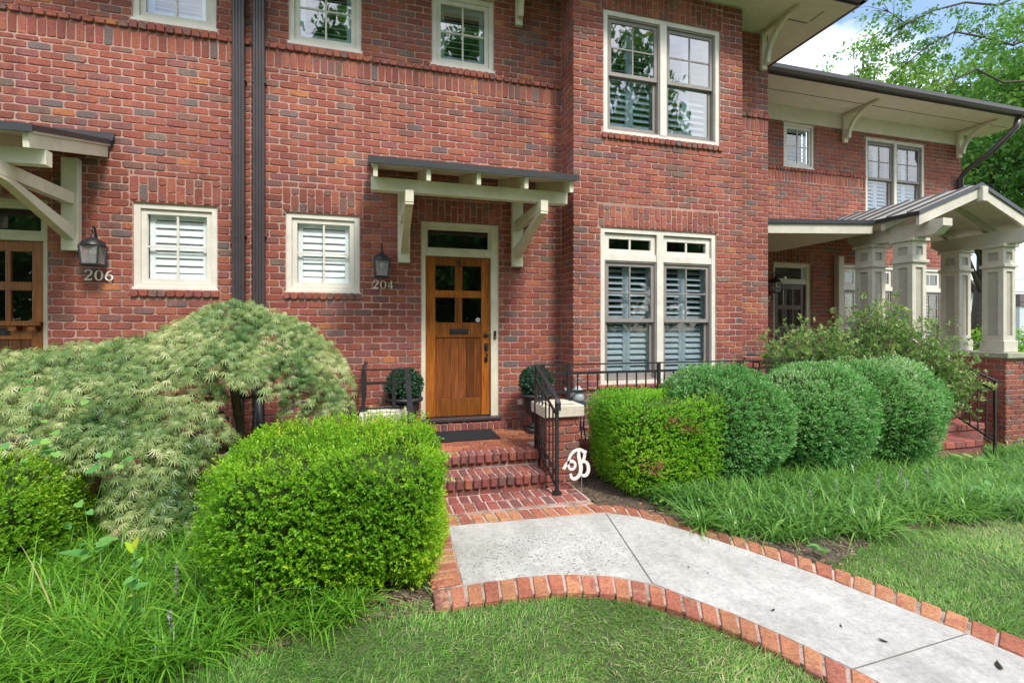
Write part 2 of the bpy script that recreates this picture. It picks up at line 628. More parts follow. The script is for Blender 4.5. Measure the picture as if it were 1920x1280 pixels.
L_BOX = leaf_mat('boxwood_leaf', [(0, (.045, .15, .012)), (.35, (.12, .31, .016)), (.7, (.25, .48, .018)), (.9, (.42, .60, .03)), (1, (.55, .56, .05))], .42)
L_BOX2 = leaf_mat('boxwood_leaf_pale', [(0, (.06, .19, .02)), (.4, (.15, .38, .026)), (.75, (.27, .56, .03)), (.92, (.44, .68, .04)), (1, (.46, .40, .10))], .42)
L_HOLLY = leaf_mat('holly_leaf', [(0, (.035, .13, .034)), (.45, (.085, .28, .062)), (.8, (.19, .44, .12)), (1, (.40, .55, .30))], .30, .30)
L_AZA = leaf_mat('azalea_leaf', [(0, (.06, .15, .045)), (.5, (.13, .26, .075)), (.85, (.26, .40, .11)), (1, (.42, .46, .18))], .32, .34)
L_MAPLE = leaf_mat('laceleaf_maple_leaf', [(0, (.035, .105, .028)), (.35, (.14, .24, .065)), (.65, (.34, .41, .15)), (.88, (.58, .58, .31)), (1, (.56, .40, .24))], .22, .36)
L_LIRI = leaf_mat('liriope_blade', [(0, (.045, .15, .022)), (.4, (.11, .30, .026)), (.75, (.22, .45, .04)), (.95, (.38, .52, .09)), (1, (.48, .42, .19))], .38, .36)
L_LIRIB = leaf_mat('liriope_blade_blue', [(0, (.045, .13, .030)), (.4, (.12, .29, .055)), (.75, (.23, .43, .085)), (.95, (.42, .54, .20)), (1, (.50, .44, .18))], .34, .30)
L_LAWN = leaf_mat('lawn_blade', [(0, (.075, .21, .03)), (.4, (.15, .34, .055)), (.75, (.27, .46, .10)), (.92, (.44, .53, .21)), (1, (.60, .53, .32))], .36, .42, patch=2.2)
L_VINE = leaf_mat('vine_leaf', [(0, (.08, .26, .06)), (.6, (.14, .36, .09)), (1, (.26, .46, .09))], .35, .4)
L_TREE = leaf_mat('tree_leaf', [(0, (.045, .14, .03)), (.5, (.11, .26, .05)), (.85, (.22, .40, .09)), (1, (.36, .48, .14))], .44, .45)
L_TREEL = leaf_mat('pale_tree_leaf', [(0, (.09, .20, .035)), (.5, (.17, .31, .06)), (1, (.32, .45, .11))], .45, .45)  # paler yellow-green leaf for the tree tops behind the gutter
L_TOPI = leaf_mat('topiary_leaf', [(0, (.010, .045, .022)), (.6, (.025, .085, .045)), (1, (.07, .16, .08))], .15, .35)
L_LILAC = leaf_mat('lilac_floret', [(0, (.32, .26, .40)), (1, (.48, .42, .55))], .3, .5)


def soil_mat():
    m, t, b = newmat('mulch_soil')
    c = ramp(t, noise(t, 38, 6, .7), [(.3, (.04, .028, .02)), (.5, (.12, .085, .058)), (.66, (.25, .19, .13)), (.8, (.38, .30, .22))])
    t.links.new(c, b.inputs['Base Color'])
    b.inputs['Roughness'].default_value = .95
    bump(t, b, noise(t, 70, 6, .75), 1.0, .02)
    return m


M_SOIL = soil_mat()


def ground_mat():
    m, t, b = newmat('turf_ground')
    c = ramp(t, noise(t, 22, 6, .7), [(.3, (.05, .08, .02)), (.55, (.10, .15, .04)), (.75, (.20, .19, .08))])
    t.links.new(c, b.inputs['Base Color'])
    b.inputs['Roughness'].default_value = .95
    bump(t, b, noise(t, 60, 6, .75), 1.0, .02)
    return m


M_TURF = ground_mat()


def concrete_mat():
    m, t, b = newmat('concrete')
    c = ramp(t, noise(t, 2.3, 7, .62), [(.34, (.41, .395, .365)), (.50, (.475, .46, .43)), (.66, (.525, .51, .475))])
    c = mixc_(t, 1.0, c, ramp(t, noise(t, 14, 5, .7), [(.3, .86), (.65, 1.06)]), 'MULTIPLY')
    c = mixc_(t, 1.0, c, ramp(t, noise(t, 34, 9, .82), [(.36, .74), (.56, 1.05)]), 'MULTIPLY')
    # exposed dark aggregate pits, thicker in patches
    v = nd(t, 'ShaderNodeTexVoronoi'); v.inputs['Scale'].default_value = 62
    v.inputs['Randomness'].default_value = 1
    t.links.new(pos(t), v.inputs['Vector'])
    sep = nd(t, 'ShaderNodeSeparateColor'); t.links.new(v.outputs['Color'], sep.inputs[0])
    size = math_(t, 'MULTIPLY', sep.outputs[0], .46)
    pit = math_(t, 'LESS_THAN', v.outputs['Distance'], size)
    p2 = nd(t, 'ShaderNodeSeparateXYZ'); t.links.new(pos(t), p2.inputs[0])
    dx = math_(t, 'DIVIDE', math_(t, 'SUBTRACT', p2.outputs[0], 1.15), .75)
    dy = math_(t, 'DIVIDE', math_(t, 'SUBTRACT', p2.outputs[1], 3.12), .50)
    rad = math_(t, 'SQRT', math_(t, 'ADD', math_(t, 'MULTIPLY', dx, dx), math_(t, 'MULTIPLY', dy, dy)))
    zone = ramp(t, math_(t, 'MULTIPLY', math_(t, 'ADD', rad, math_(t, 'MULTIPLY', noise(t, 3.5, 4), .9)), .5), [(.5, 1.0), (.78, 0.0)])
    keep = math_(t, 'GREATER_THAN', sep.outputs[1], .08)
    k = math_(t, 'MULTIPLY', math_(t, 'MULTIPLY', pit, keep), zone)
    k = math_(t, 'MULTIPLY', k, ramp(t, noise(t, 11, 2), [(.34, 0.0), (.46, 1.0)]))
    c = mixc_(t, math_(t, 'MULTIPLY', k, .85), c, (.10, .10, .10))
    mpc = nd(t, 'ShaderNodeMapping'); mpc.inputs['Scale'].default_value = (1, .35, 1); mpc.inputs['Rotation'].default_value = (0, 0, .5)
    t.links.new(pos(t), mpc.inputs['Vector'])
    c = mixc_(t, 1.0, c, ramp(t, noise(t, 4.5, 6, .68, mpc.outputs[0]), [(.36, .84), (.6, 1.04)]), 'MULTIPLY')
    ve = nd(t, 'ShaderNodeTexVoronoi', feature='DISTANCE_TO_EDGE'); ve.inputs['Scale'].default_value = .75
    wv = nd(t, 'ShaderNodeVectorMath', operation='MULTIPLY_ADD'); nn = t.nodes.new('ShaderNodeTexNoise'); nn.inputs['Scale'].default_value = 3.0; nn.inputs['Detail'].default_value = 5
    t.links.new(pos(t), nn.inputs['Vector']); t.links.new(nn.outputs['Color'], wv.inputs[0]); wv.inputs[1].default_value = (.35, .35, .35); t.links.new(pos(t), wv.inputs[2])
    t.links.new(wv.outputs[0], ve.inputs['Vector'])
    crack = math_(t, 'MULTIPLY', math_(t, 'LESS_THAN', ve.outputs['Distance'], .0022), ramp(t, noise(t, 1.7, 2), [(.50, 0), (.56, .22)]))
    c = mixc_(t, crack, c, (.12, .11, .10))
    fine = ramp(t, noise(t, 210, 3, .7), [(.58, 0), (.70, .45)])
    c = mixc_(t, fine, c, (.22, .22, .22))
    t.links.new(c, b.inputs['Base Color'])
    b.inputs['Roughness'].default_value = .9
    b.inputs['Specular IOR Level'].default_value = .2
    bump(t, b, noise(t, 160, 5, .7), .5, .003)
    return m


M_CONC = concrete_mat()
# ------------------------------------------------------------------ ground
def ss(x):
    x = min(1, max(0, x)); return x * x * (3 - 2 * x)


def gz(x, y):
    return -0.03 - 0.36 * ss((x - 3.8) / 5.0) - 0.02 * ss((-x - 2) / 3)


def gz_np(x, y):
    t = np.clip((x - 3.8) / 5.0, 0, 1); u = np.clip((-x - 2) / 3, 0, 1)
    return -0.03 - 0.36 * t * t * (3 - 2 * t) - 0.02 * u * u * (3 - 2 * u)


def sheet(name, xs, ylo, yhi, ny, dz, mat, fn=None):
    V, F = [], []
    for x in xs:
        a, b = ylo(x), yhi(x)
        for j in range(ny):
            y = a + (b - a) * j / (ny - 1)
            V.append((x, y, gz(x, y) + dz))
    for i in range(len(xs) - 1):
        for j in range(ny - 1):
            k = i * ny + j
            F.append((k, k + ny, k + ny + 1, k + 1))
    mb = MB(); mb.add(V, F)
    return mb.build(name, mat, None, True, kind='structure')


xs = [-300, -120, -60, -30, -15] + [-8 + .5 * i for i in range(52)] + [20, 25, 30, 45, 70, 120, 300]
sheet('ground', xs, lambda x: -300, lambda x: 300, 40, 0, M_TURF)


def interp(x, pts):
    if x <= pts[0][0]: return pts[0][1]
    for (a, b), (c, d) in zip(pts, pts[1:]):
        if x <= c: return b + (d - b) * (x - a) / (c - a)
    return pts[-1][1]


EDGE_L = [(-8, 2.35), (-1.6, 2.42), (-.9, 2.5), (-.3, 2.66), (.0, 2.74), (.3, 2.70)]
EDGE_R = [(1.90, 3.86), (2.07, 3.80), (2.24, 3.56), (2.38, 3.22), (2.64, 2.90), (2.78, 2.62), (2.95, 2.48), (3.3, 2.66), (4.05, 2.80), (5.1, 2.74), (7, 2.7), (14, 2.6)]
sheet('planting_bed', [-8 + 8.3 * i / 40 for i in range(41)], lambda x: interp(x, EDGE_L), lambda x: 6.2, 24, .006, M_SOIL)
sheet('planting_bed', [1.9 + 12.1 * i / 60 for i in range(61)], lambda x: interp(x, EDGE_R), lambda x: 8.2, 24, .006, M_SOIL)

# ------------------------------------------------------------------ garden path: slabs with a brick border
L_IN = [(.502, 2.884), (.841, 2.880), (1.107, 2.845), (1.269, 2.795), (1.457, 2.715), (1.604, 2.590), (1.746, 2.390), (1.877, 2.185), (1.974, 1.99), (2.051, 1.80), (2.105, 1.66), (2.20, 1.35), (2.30, .95), (2.36, .4)]
L_OUT = [(.301, 2.675), (.559, 2.667), (.807, 2.654), (1.029, 2.633), (1.182, 2.596), (1.327, 2.533), (1.454, 2.440), (1.559, 2.325), (1.672, 2.175), (1.790, 1.99), (1.865, 1.80), (1.91, 1.66), (2.005, 1.34), (2.10, .92), (2.16, .36)]
R_IN = [(1.858, 3.703), (2.070, 3.545), (2.216, 3.330), (2.345, 3.100), (2.496, 2.810), (2.612, 2.555), (2.700, 2.345), (2.780, 2.090), (2.850, 1.860), (2.898, 1.700), (2.94, 1.52), (3.01, 1.1), (3.05, .5)]
R_OUT = [(1.885, 3.895), (2.090, 3.790), (2.270, 3.560), (2.415, 3.270), (2.645, 2.910), (2.775, 2.645), (2.880, 2.410), (2.970, 2.140), (3.045, 1.880), (3.095, 1.690), (3.140, 1.52), (3.205, 1.1), (3.25, .5)]

def resample(pts, n):
    d = [0]
    for a, b in zip(pts, pts[1:]): d.append(d[-1] + math.dist(a, b))
    out = []
    for i in range(n + 1):
        t = d[-1] * i / n
        for j in range(len(pts) - 1):
            if t <= d[j + 1] + 1e-9:
                f = (t - d[j]) / (d[j + 1] - d[j])
                out.append((pts[j][0] + f * (pts[j + 1][0] - pts[j][0]), pts[j][1] + f * (pts[j + 1][1] - pts[j][1])))
                break
    return out


mb = MB()
flat = lambda u, v, d: (u, v, d)
def shrink(a, b, f=.82):
    n_ = 40
    A, B = [], []
    from_ = lambda pts, i: pts
    ra, rb = resample(a, n_), resample(b, n_)
    return [(p[0] + (q[0] - p[0]) * f, p[1] + (q[1] - p[1]) * f) for p, q in zip(ra, rb)]


outer = [(.345, 2.72)] + shrink(L_IN, L_OUT)[4:] + shrink(R_IN, R_OUT)[::-1] + [(1.84, 3.985), (.345, 3.985)]
mb.prism(outer, flat, -.09, -.0035)
path = mb.build('garden_path', M_JOINT, None, fix=True, kind='structure')
OFF[path] = Vector((0, 0, 0))


M_GROOVE = plain('joint_dirt', (.16, .15, .13), .95, .1)


def slab(poly):
    m = MB(); m.prism(poly, flat, -.08, 0.0)
    o = m.build('concrete_slab', M_CONC, path, fix=True)
    return o


slab(L_IN[:6] + [(1.614, 2.600), (1.852, 3.695), (.536, 3.775)])
slab([(1.622, 2.588)] + L_IN[6:10] + [(2.092, 1.695), (2.896, 1.735)] + R_IN[:9][::-1][:8] + [(1.862, 3.690)])
slab([(2.096, 1.687)] + L_IN[10:] + [R_IN[-1]] + R_IN[9:12][::-1] + [(2.898, 1.727)])


def flat_brick(q, z0, z1, parent, mat, name='brick', gap=.0080, c=.006, jit=.004):
    """brick on a 4-corner footprint q (counter-clockwise), worn top edges"""
    cx = sum(p[0] for p in q) / 4; cy = sum(p[1] for p in q) / 4
    rings = []
    dz = random.uniform(-.004, .004)
    du = (math.dist(q[0], q[1]) + math.dist(q[3], q[2])) / 2
    dv = (math.dist(q[0], q[3]) + math.dist(q[1], q[2])) / 2
    jj = [(random.uniform(-jit, jit), random.uniform(-jit, jit)) for _ in range(4)]

    def bil(u, v):
        return [(q[0][a] * (1 - u) + q[1][a] * u) * (1 - v) + (q[3][a] * (1 - u) + q[2][a] * u) * v for a in (0, 1)]
    for inset, z in ((gap, z0), (gap, z1 - c + dz), (gap + c, z1 + dz)):
        fu, fv = inset / du, inset / dv
        r = []
        for (u, v), (jx, jy) in zip(((fu, fv), (1 - fu, fv), (1 - fu, 1 - fv), (fu, 1 - fv)), jj):
            p = bil(u, v)
            r.append((p[0] + jx, p[1] + jy, z + random.uniform(-.0015, .0015)))
        rings.append(r)
    m = MB()
    m.add(rings[0] + rings[1] + rings[2],
          [(0, 1, 5, 4), (1, 2, 6, 5), (2, 3, 7, 6), (3, 0, 4, 7), (4, 5, 9, 8), (5, 6, 10, 9), (6, 7, 11, 10), (7, 4, 8, 11), (8, 9, 10, 11)])
    return m.build(name, mat, parent)


for p, q in (((1.618, 2.594), (1.857, 3.692)), ((2.094, 1.691), (2.897, 1.731))):
    m = MB(); m.bar((p[0], p[1], -.041), (q[0], q[1], -.0405), .0055, .080); m.build('control_joint', M_GROOVE, path)
n = 36
ai, ao = resample([(.305, 2.882)] + L_IN, n), resample(L_OUT, n)
for i in range(n):
    flat_brick([ao[i], ao[i + 1], ai[i + 1], ai[i]], -.08, .004, path, M_BORDER)
n = 34
ai, ao = resample(R_IN, n), resample(R_OUT, n)
for i in range(n):
    flat_brick([ai[i], ai[i + 1], ao[i + 1], ao[i]], -.08, .004, path, M_BORDER)
n = 9
for i in range(n):                                                # left edge
    y0, y1 = 2.892 + (3.775 - 2.892) * i / n, 2.892 + (3.775 - 2.892) * (i + 1) / n
    f = lambda y: .502 + .034 * (y - 2.885) / .89
    flat_brick([(.30, y0 - .01), (f(y0), y0), (f(y1), y1), (.31, y1 - .01)], -.08, .004, path, M_BORDER)
n = 15
for i in range(n):                                                # row in front of the brick pad
    x0, x1 = .31 + 1.55 * i / n, .31 + 1.55 * (i + 1) / n
    g = lambda x: 3.782 - .075 * max(0, (x - .54)) / 1.31
    flat_brick([(x0 + .02, g(x0)), (x1 + .02, g(x1)), (x1 + .01, g(x1) + .205), (x0 + .01, g(x0) + .205)], -.08, .004, path, M_BORDER)

# ------------------------------------------------------------------ brick walls
CRS = 0.0813
BL = 0.2032


def brick_mesh_data(w, h, rng, t=.016, b=.0055, wild=1.0):
    """one wall brick, x across, z up, front at y=0, back at y=+t; irregular worn outline"""
    c = [rng.uniform(.005, .019) for _ in range(4)]
    j = lambda: rng.uniform(-.003, .003) * wild
    hw, hh = w / 2, h / 2
    o = [(-hw + c[0], -hh), (hw - c[1], -hh), (hw, -hh + c[1] * .8), (hw, hh - c[2] * .8), (hw - c[2], hh), (-hw + c[3], hh), (-hw, hh - c[3] * .8), (-hw, -hh + c[0] * .8)]
    o = [(x + j(), z + j()) for x, z in o]
    V = []
    tx, tz = rng.uniform(-.012, .012), rng.uniform(-.02, .02)
    for x, z in o:
        V.append((x - math.copysign(b, x), x * tx + z * tz, z - math.copysign(b, z)))
    for x, z in o:
        V.append((x, b + x * tx + z * tz, z))
    for x, z in o:
        V.append((x, t + .01, z))
    F = [tuple(range(8))]
    for k in (0, 8):
        for i in range(8):
            F.append((k + i, k + 8 + i, k + 8 + (i + 1) % 8, k + (i + 1) % 8))
    return V, F


class Wall:
    """a vertical brick face: u along U, z up, outward normal N; O at u=0"""

    def __init__(s, O, U, N):
        s.O, s.U, s.N = Vector(O), Vector(U), Vector(N)
        s.rot = math.atan2(s.U.y, s.U.x)
        s.items = []                                              # (ua, ub, za, zb, proj)

    def P(s, u, w, z):
        p = s.O + s.U * u + s.N * w
        return (p.x, p.y, z)

    def running(s, u0, u1, z0, z1, holes, phase=0.0, gap=.0053):
        k0, k1 = int(math.floor(z0 / CRS + 1e-6)), int(math.ceil(z1 / CRS - 1e-6))
        for k in range(k0, k1):
            za, zb = k * CRS, (k + 1) * CRS
            segs = [(u0, u1, max(za, z0), min(zb, z1))]
            for (ha, hb, hz0, hz1) in holes:
                new = []
                for (a, b, p, q) in segs:
                    ov = min(q, hz1) - max(p, hz0)
                    if ov <= .004 or hb <= a or ha >= b:
                        new.append((a, b, p, q)); continue
                    if a < ha: new.append((a, ha, p, q))
                    if b > hb: new.append((hb, b, p, q))
                    m0, m1 = max(a, ha), min(b, hb)
                    if hz0 - p > .03: new.append((m0, m1, p, hz0))
                    if q - hz1 > .03: new.append((m0, m1, hz1, q))
                segs = new
            o = phase + (BL / 2 if k % 2 else 0)
            for (a, b, p, q) in segs:
                if q - p < .025: continue
                i = math.floor((a - o) / BL)
                x = a
                while x < b - 1e-6:
                    e = o + (i + 1) * BL
                    if b - e < .045: e = b
                    e = min(e, b)
                    if e - x < .03:
                        if e >= b - 1e-6: break
                        i += 1
                        continue
                    s.items.append((x + gap, e - gap, p + gap, q - gap, 0.0))
                    x = e
                    i += 1

    def row(s, u0, u1, z0, z1, pitch, proj=0.0, gap=.005):
        n = max(1, round((u1 - u0) / pitch))
        for i in range(n):
            a, b = u0 + (u1 - u0) * i / n, u0 + (u1 - u0) * (i + 1) / n
            s.items.append((a + gap, b - gap, z0 + gap, z1 - gap, proj))

    def lintel(s, u0, u1, z0, z1):
        n = max(1, round((u1 - u0) / .084))
        for i in range(n):
            a, b = u0 + (u1 - u0) * i / n, u0 + (u1 - u0) * (i + 1) / n
            f = .70 if i % 2 else .34
            m = z0 + (z1 - z0) * (f + random.uniform(-.05, .05))
            s.items.append((a + .0055, b - .0055, z0 + .003, m - .005, 0.0))
            s.items.append((a + .0055, b - .0055, m + .005, z1 - .004, 0.0))

    def mortar(s, mb, u0, u1, z0, z1, holes, depth=.11, back=.0060):
        us = sorted({u0, u1} | {h for H in holes for h in H[:2] if u0 < h < u1})
        zs = sorted({z0, z1} | {h for H in holes for h in H[2:] if z0 < h < z1})
        for a, b in zip(us, us[1:]):
            for c, d in zip(zs, zs[1:]):
                mu, mz = (a + b) / 2, (c + d) / 2
                if any(h[0] < mu < h[1] and h[2] < mz < h[3] for h in holes): continue
                q = [s.P(a, -back, c), s.P(b, -back, c), s.P(b, -back, d), s.P(a, -back, d)]
                mb.add(q, [(0, 1, 2, 3)])
        for (a, b, c, d) in holes:
            for (p, q) in (((a, c), (a, d)), ((b, d), (b, c)), ((a, d), (b, d)), ((b, c), (a, c))):
                if p[0] == q[0] and not (u0 < p[0] < u1): continue
                mb.add([s.P(p[0], -back, p[1]), s.P(q[0], -back, q[1]), s.P(q[0], -depth, q[1]), s.P(p[0], -depth, p[1])], [(0, 1, 2, 3)])


CAMP = Vector(cam.location)
_c, _s = math.cos(R(15.64)), math.sin(R(15.64))


def seen_px(p):
    a = p[0] * _c - p[1] * _s; d = p[0] * _s + p[1] * _c
    if d < .2: return (-1e4, 0, 1)
    return (960 + 900 * a / d, 617 - 900 * (p[2] - 1.55) / d, d)


VAR = {}


def place_bricks(walls, parent, mat, count, skip=None, stuff_name='brickwork'):
    """the bricks that show largest become single parts, the rest one joined part"""
    rng = random.Random(5)
    cand = []
    for w in walls:
        for it in w.items:
            u, z = (it[0] + it[1]) / 2, (it[2] + it[3]) / 2
            P = w.P(u, it[4], z)
            px, py, d = seen_px(P)
            v = (CAMP - Vector(P))
            cosv = w.N.dot(v) / v.length
            area = (it[1] - it[0]) * (it[3] - it[2]) * max(cosv, 0) / (d * d)
            ok = 6 < px < 1914 and 6 < py < 1274 and not (skip and skip(px, py))
            cand.append((area if ok else -1, w, it))
    cand.sort(key=lambda c: -c[0])
    off = OFF.get(parent, Vector((0, 0, 0)))
    SV, SF, SR, base = [], [], [], 0
    for i, (ar, w, (a, b, p, q, proj)) in enumerate(cand):
        W_, H_ = b - a, q - p
        ctr = Vector(w.P((a + b) / 2, proj + rng.uniform(-.002, .003), (p + q) / 2))
        if i < count and ar > 0:
            key = (round(W_, 2), round(H_, 2), rng.randrange(6), proj > .01)
            if key not in VAR:
                V, F = brick_mesh_data(W_, H_, rng, .016 + max(0, proj))
                me = bpy.data.meshes.new('brick')
                me.from_pydata(V, [], F); me.materials.append(mat)
                VAR[key] = me
            o = bpy.data.objects.new('brick', VAR[key])
            COL.objects.link(o)
            o.parent = parent
            o.location = ctr - off
            o.rotation_euler = (0, 0, w.rot)
            if me_w := (max(v.co.x for v in VAR[key].vertices) * 2):
                o.scale = (W_ / me_w if abs(W_ / me_w - 1) < .2 else 1, 1, 1)
        else:
            V, F = brick_mesh_data(W_, H_, rng, .016 + max(0, proj))
            c_, s_ = math.cos(w.rot), math.sin(w.rot)
            for x, y, z in V:
                SV.append((ctr.x + x * c_ - y * s_, ctr.y + x * s_ + y * c_, ctr.z + z))
            SF += [tuple(base + k for k in f) for f in F]
            SR += [rng.random()] * len(V)
            base += len(V)
    if SV:
        me = bpy.data.meshes.new(stuff_name)
        me.from_pydata([(v[0] - off.x, v[1] - off.y, v[2] - off.z) for v in SV], [], SF)
        at = me.attributes.new('rnd', 'FLOAT', 'POINT')
        at.data.foreach_set('value', SR)
        o = link(stuff_name, me, parent, mat)
        o['kind'] = 'stuff'


W0, WB, W2 = 6.0, 5.594, 7.8
XI, XBR, XR = 2.365, 4.92, 5.746
XD = -1.378                                                      # party line between the two downspouts
SILL = 24 * CRS + .005
# ------------------------------------------------------------------ openings
def casement(parent, W, x0, x1, z0, z1, shutter='white', glass=None, nx=2, nz=2):
    m = MB(); ring(m, x0, x1, z0, z1, .058, W + .022, W + .13)
    m.box(x0 - .012, x1 + .012, W + .005, W + .02, z0 - .006, z0 + .022)
    win = m.build('window', M_CASE, parent)
    a, b, c, d = x0 + .061, x1 - .061, z0 + .061, z1 - .061
    ring(MB(), 0, 1, 0, 1, .1, 0, 1)
    s = MB(); ring(s, a, b, c, d, .052, W + .042, W + .085); s.build('sash', M_CASE, win)
    a, b, c, d = a + .052, b - .052, c + .052, d - .052
    mu = MB()
    for i in range(1, nx):
        x = a + (b - a) * i / nx
        mu.box(x - .010, x + .010, W + .050, W + .072, c, d)
    for k in range(1, nz):
        z = c + (d - c) * k / nz
        for i in range(nx):
            xa, xb = a + (b - a) * i / nx + (.010 if i else 0), a + (b - a) * (i + 1) / nx - (.010 if i < nx - 1 else 0)
            mu.box(xa, xb, W + .052, W + .070, z - .009, z + .009)
    mu.build('muntin', M_CASE, win)
    for i in range(nx):
        for k in range(nz):
            p = MB()
            p.box(a + (b - a) * i / nx + .001, a + (b - a) * (i + 1) / nx - .001, W + .060, W + .064, c + (d - c) * k / nz + .001, c + (d - c) * (k + 1) / nz - .001)
            p.build('pane', glass or M_GLASS, win)
    shutters(win, W, a, b, c, d, shutter, tilt=71 if shutter == 'white' and z0 < 4 else 30, y=.105)
    return win


def shutters(win, W, a, b, c, d, kind, panels=1, tilt=38, pitch=.075, y=.17, midz=None):
    mat = {'white': M_WHITE, 'grey': M_SHADEL}[kind]  # the grey set carries shade in its colour
    wd = (b - a) / panels
    off = OFF.get(win, Vector((0, 0, 0)))
    for i in range(panels):
        xa, xb = a + wd * i + .002, a + wd * (i + 1) - .002
        f = MB(); ring(f, xa, xb, c - .01, d + .01, .052, W + y, W + y + .03, .075)
        if midz: f.box(xa + .052, xb - .052, W + y + .001, W + y + .029, midz - .04, midz + .04)
        f.build('shutter', mat, win)
        lx0, lx1 = xa + .054, xb - .054
        z0, z1 = c + .075, d - .05
        n = int((z1 - z0) / pitch)
        me = None
        for k in range(n):
            z = z0 + (z1 - z0) * (k + .5) / n
            if midz and abs(z - midz) < .07: continue
            if me is None:
                l = MB()
                ca, sa = math.cos(R(tilt)), math.sin(R(tilt))
                hw, ht = .043, .0045
                pr = [(-hw, 0), (-hw * .6, ht), (hw * .6, ht), (hw, 0), (hw * .6, -ht), (-hw * .6, -ht)]
                pts = [(y_ * ca - z_ * sa, y_ * sa + z_ * ca) for y_, z_ in pr]
                l.prism(pts, lambda u, v, q: (q, u, v), -(lx1 - lx0) / 2, (lx1 - lx0) / 2)
                me = l.mesh('louver'); me.materials.append(mat)
            o = bpy.data.objects.new('louver', me); COL.objects.link(o); o.parent = win
            o.location = Vector(((lx0 + lx1) / 2, W + y + .015, z)) - off
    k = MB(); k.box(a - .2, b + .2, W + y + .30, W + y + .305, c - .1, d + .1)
    k.build('dim_room_panel', M_DARK, win)  # near-black panel paints the unlit room behind the louvers


def double_hung(parent, W, x0, x1, z0, z1, transom=None, tilt=12, glass=None, mul=.095, name='window'):
    """twin double-hung window, cream casing, taupe sashes, plantation shutters coloured shade-grey behind"""
    m = MB(); ring(m, x0, x1, z0, z1, .062, W + .020, W + .14, .045)
    xm = (x0 + x1) / 2
    zt = z1 - .062
    if transom:
        m.box(x0 + .062, xm - mul / 2, W + .024, W + .14, transom, transom + .085)
        m.box(xm + mul / 2, x1 - .062, W + .024, W + .14, transom, transom + .085)
    m.box(xm - mul / 2, xm + mul / 2, W + .014, W + .14, z0 + .045, z1 - .062)
    win = m.build(name, M_CASE, parent)
    for a, b in ((x0 + .062, xm - mul / 2), (xm + mul / 2, x1 - .062)):
        top = zt
        if transom:
            s = MB(); ring(s, a + .012, b - .012, transom + .088, zt - .012, .062, W + .050, W + .10)
            xa, xb, za, zb = a + .074, b - .074, transom + .150, zt - .074
            s.box((a + b) / 2 - .012, (a + b) / 2 + .012, W + .056, W + .08, za, zb)
            s.build('transom_sash', M_CASE, win)
            for q0, q1 in ((xa, (a + b) / 2), ((a + b) / 2, xb)):
                p = MB(); p.box(q0 + .001, q1 - .001, W + .066, W + .070, za, zb); p.build('pane', M_GLASSD, win)
            k = MB(); k.box(a - .12, b + .25, W + .32 + (.012 if a > xm else 0), W + .328 + (.012 if a > xm else 0), transom + .03, zt + .25); k.build('dim_room_panel', M_DARK, win)  # darkness behind the transom painted as a black panel
            top = transom
        c = z0 + .045
        mid = (c + top) / 2
        t = MB(); ring(t, a, b, c, top, .022, W + .034, W + .135); t.build('jamb_liner', M_TAUPE, win)
        a2, b2 = a + .022, b - .022
        u = MB(); ring(u, a2, b2, mid - .02, top - .022, .048, W + .052, W + .082); u.build('upper_sash', M_TAUPE, win)
        xa, xb, za, zb = a2 + .048, b2 - .048, mid + .028, top - .07
        mu = MB(); xc, zc = (xa + xb) / 2, (za + zb) / 2
        mu.box(xc - .009, xc + .009, W + .056, W + .074, za, zb)
        mu.box(xa, xc - .009, W + .057, W + .073, zc - .009, zc + .009); mu.box(xc + .009, xb, W + .057, W + .073, zc - .009, zc + .009)
        mu.build('muntin', M_TAUPE, win)
        for q0, q1 in ((xa, xc), (xc, xb)):
            for r0, r1 in ((za, zc), (zc, zb)):
                p = MB(); p.box(q0 + .001, q1 - .001, W + .064, W + .068, r0 + .001, r1 - .001); p.build('pane', glass or M_GLASSD, win)
        l = MB(); ring(l, a2, b2, c + .022, mid + .022, .048, W + .088, W + .118, .062); l.build('lower_sash', M_TAUPE, win)
        p = MB(); p.box(a2 + .047, b2 - .047, W + .100, W + .104, c + .083, mid - .025); p.build('pane', glass or M_GLASSD, win)
        shutters(win, W, a2, b2, c + .03, mid - .005, 'grey', 2, tilt + 36, .074, .15)
        shutters(win, W, a2, b2, mid + .005, top - .03, 'grey', 2, tilt + 8, .074, .151)
    return win


# ------------------------------------------------------------------ the townhouses
H204 = thing('brick_townhouse', 'red brick townhouse numbered 204 with four-pane oak door and two-storey projecting bay', 'house', (2.2, 6, 0), world=True)
H206 = thing('brick_townhouse', 'red brick townhouse numbered 206, cut off by the left edge, wooden door under canopy', 'house', (-3.8, 6, 0), world=True)
H202 = thing('brick_townhouse', 'set-back red brick townhouse on the right behind the columned gable porch', 'house', (9.3, 7.8, 0), world=True)
ZT = 6.03
ZS = 4.735                                                        # string course underside


def hole(x0, x1, z0, z1): return (x0, x1, z0, z1)


w204a, w204b = (-1.013, -.208, 1.982, 2.897), (.519, 1.501, .405, 2.885)
u1, u2 = (-.985, -.19, 4.845, 5.76), (.649, 1.438, 4.838, 5.75)
w206a, u0 = (-2.504, -1.712, 1.982, 2.905), (-2.516, -1.723, 4.85, 5.77)
d206 = (-4.26, -3.252, .405, 2.885)


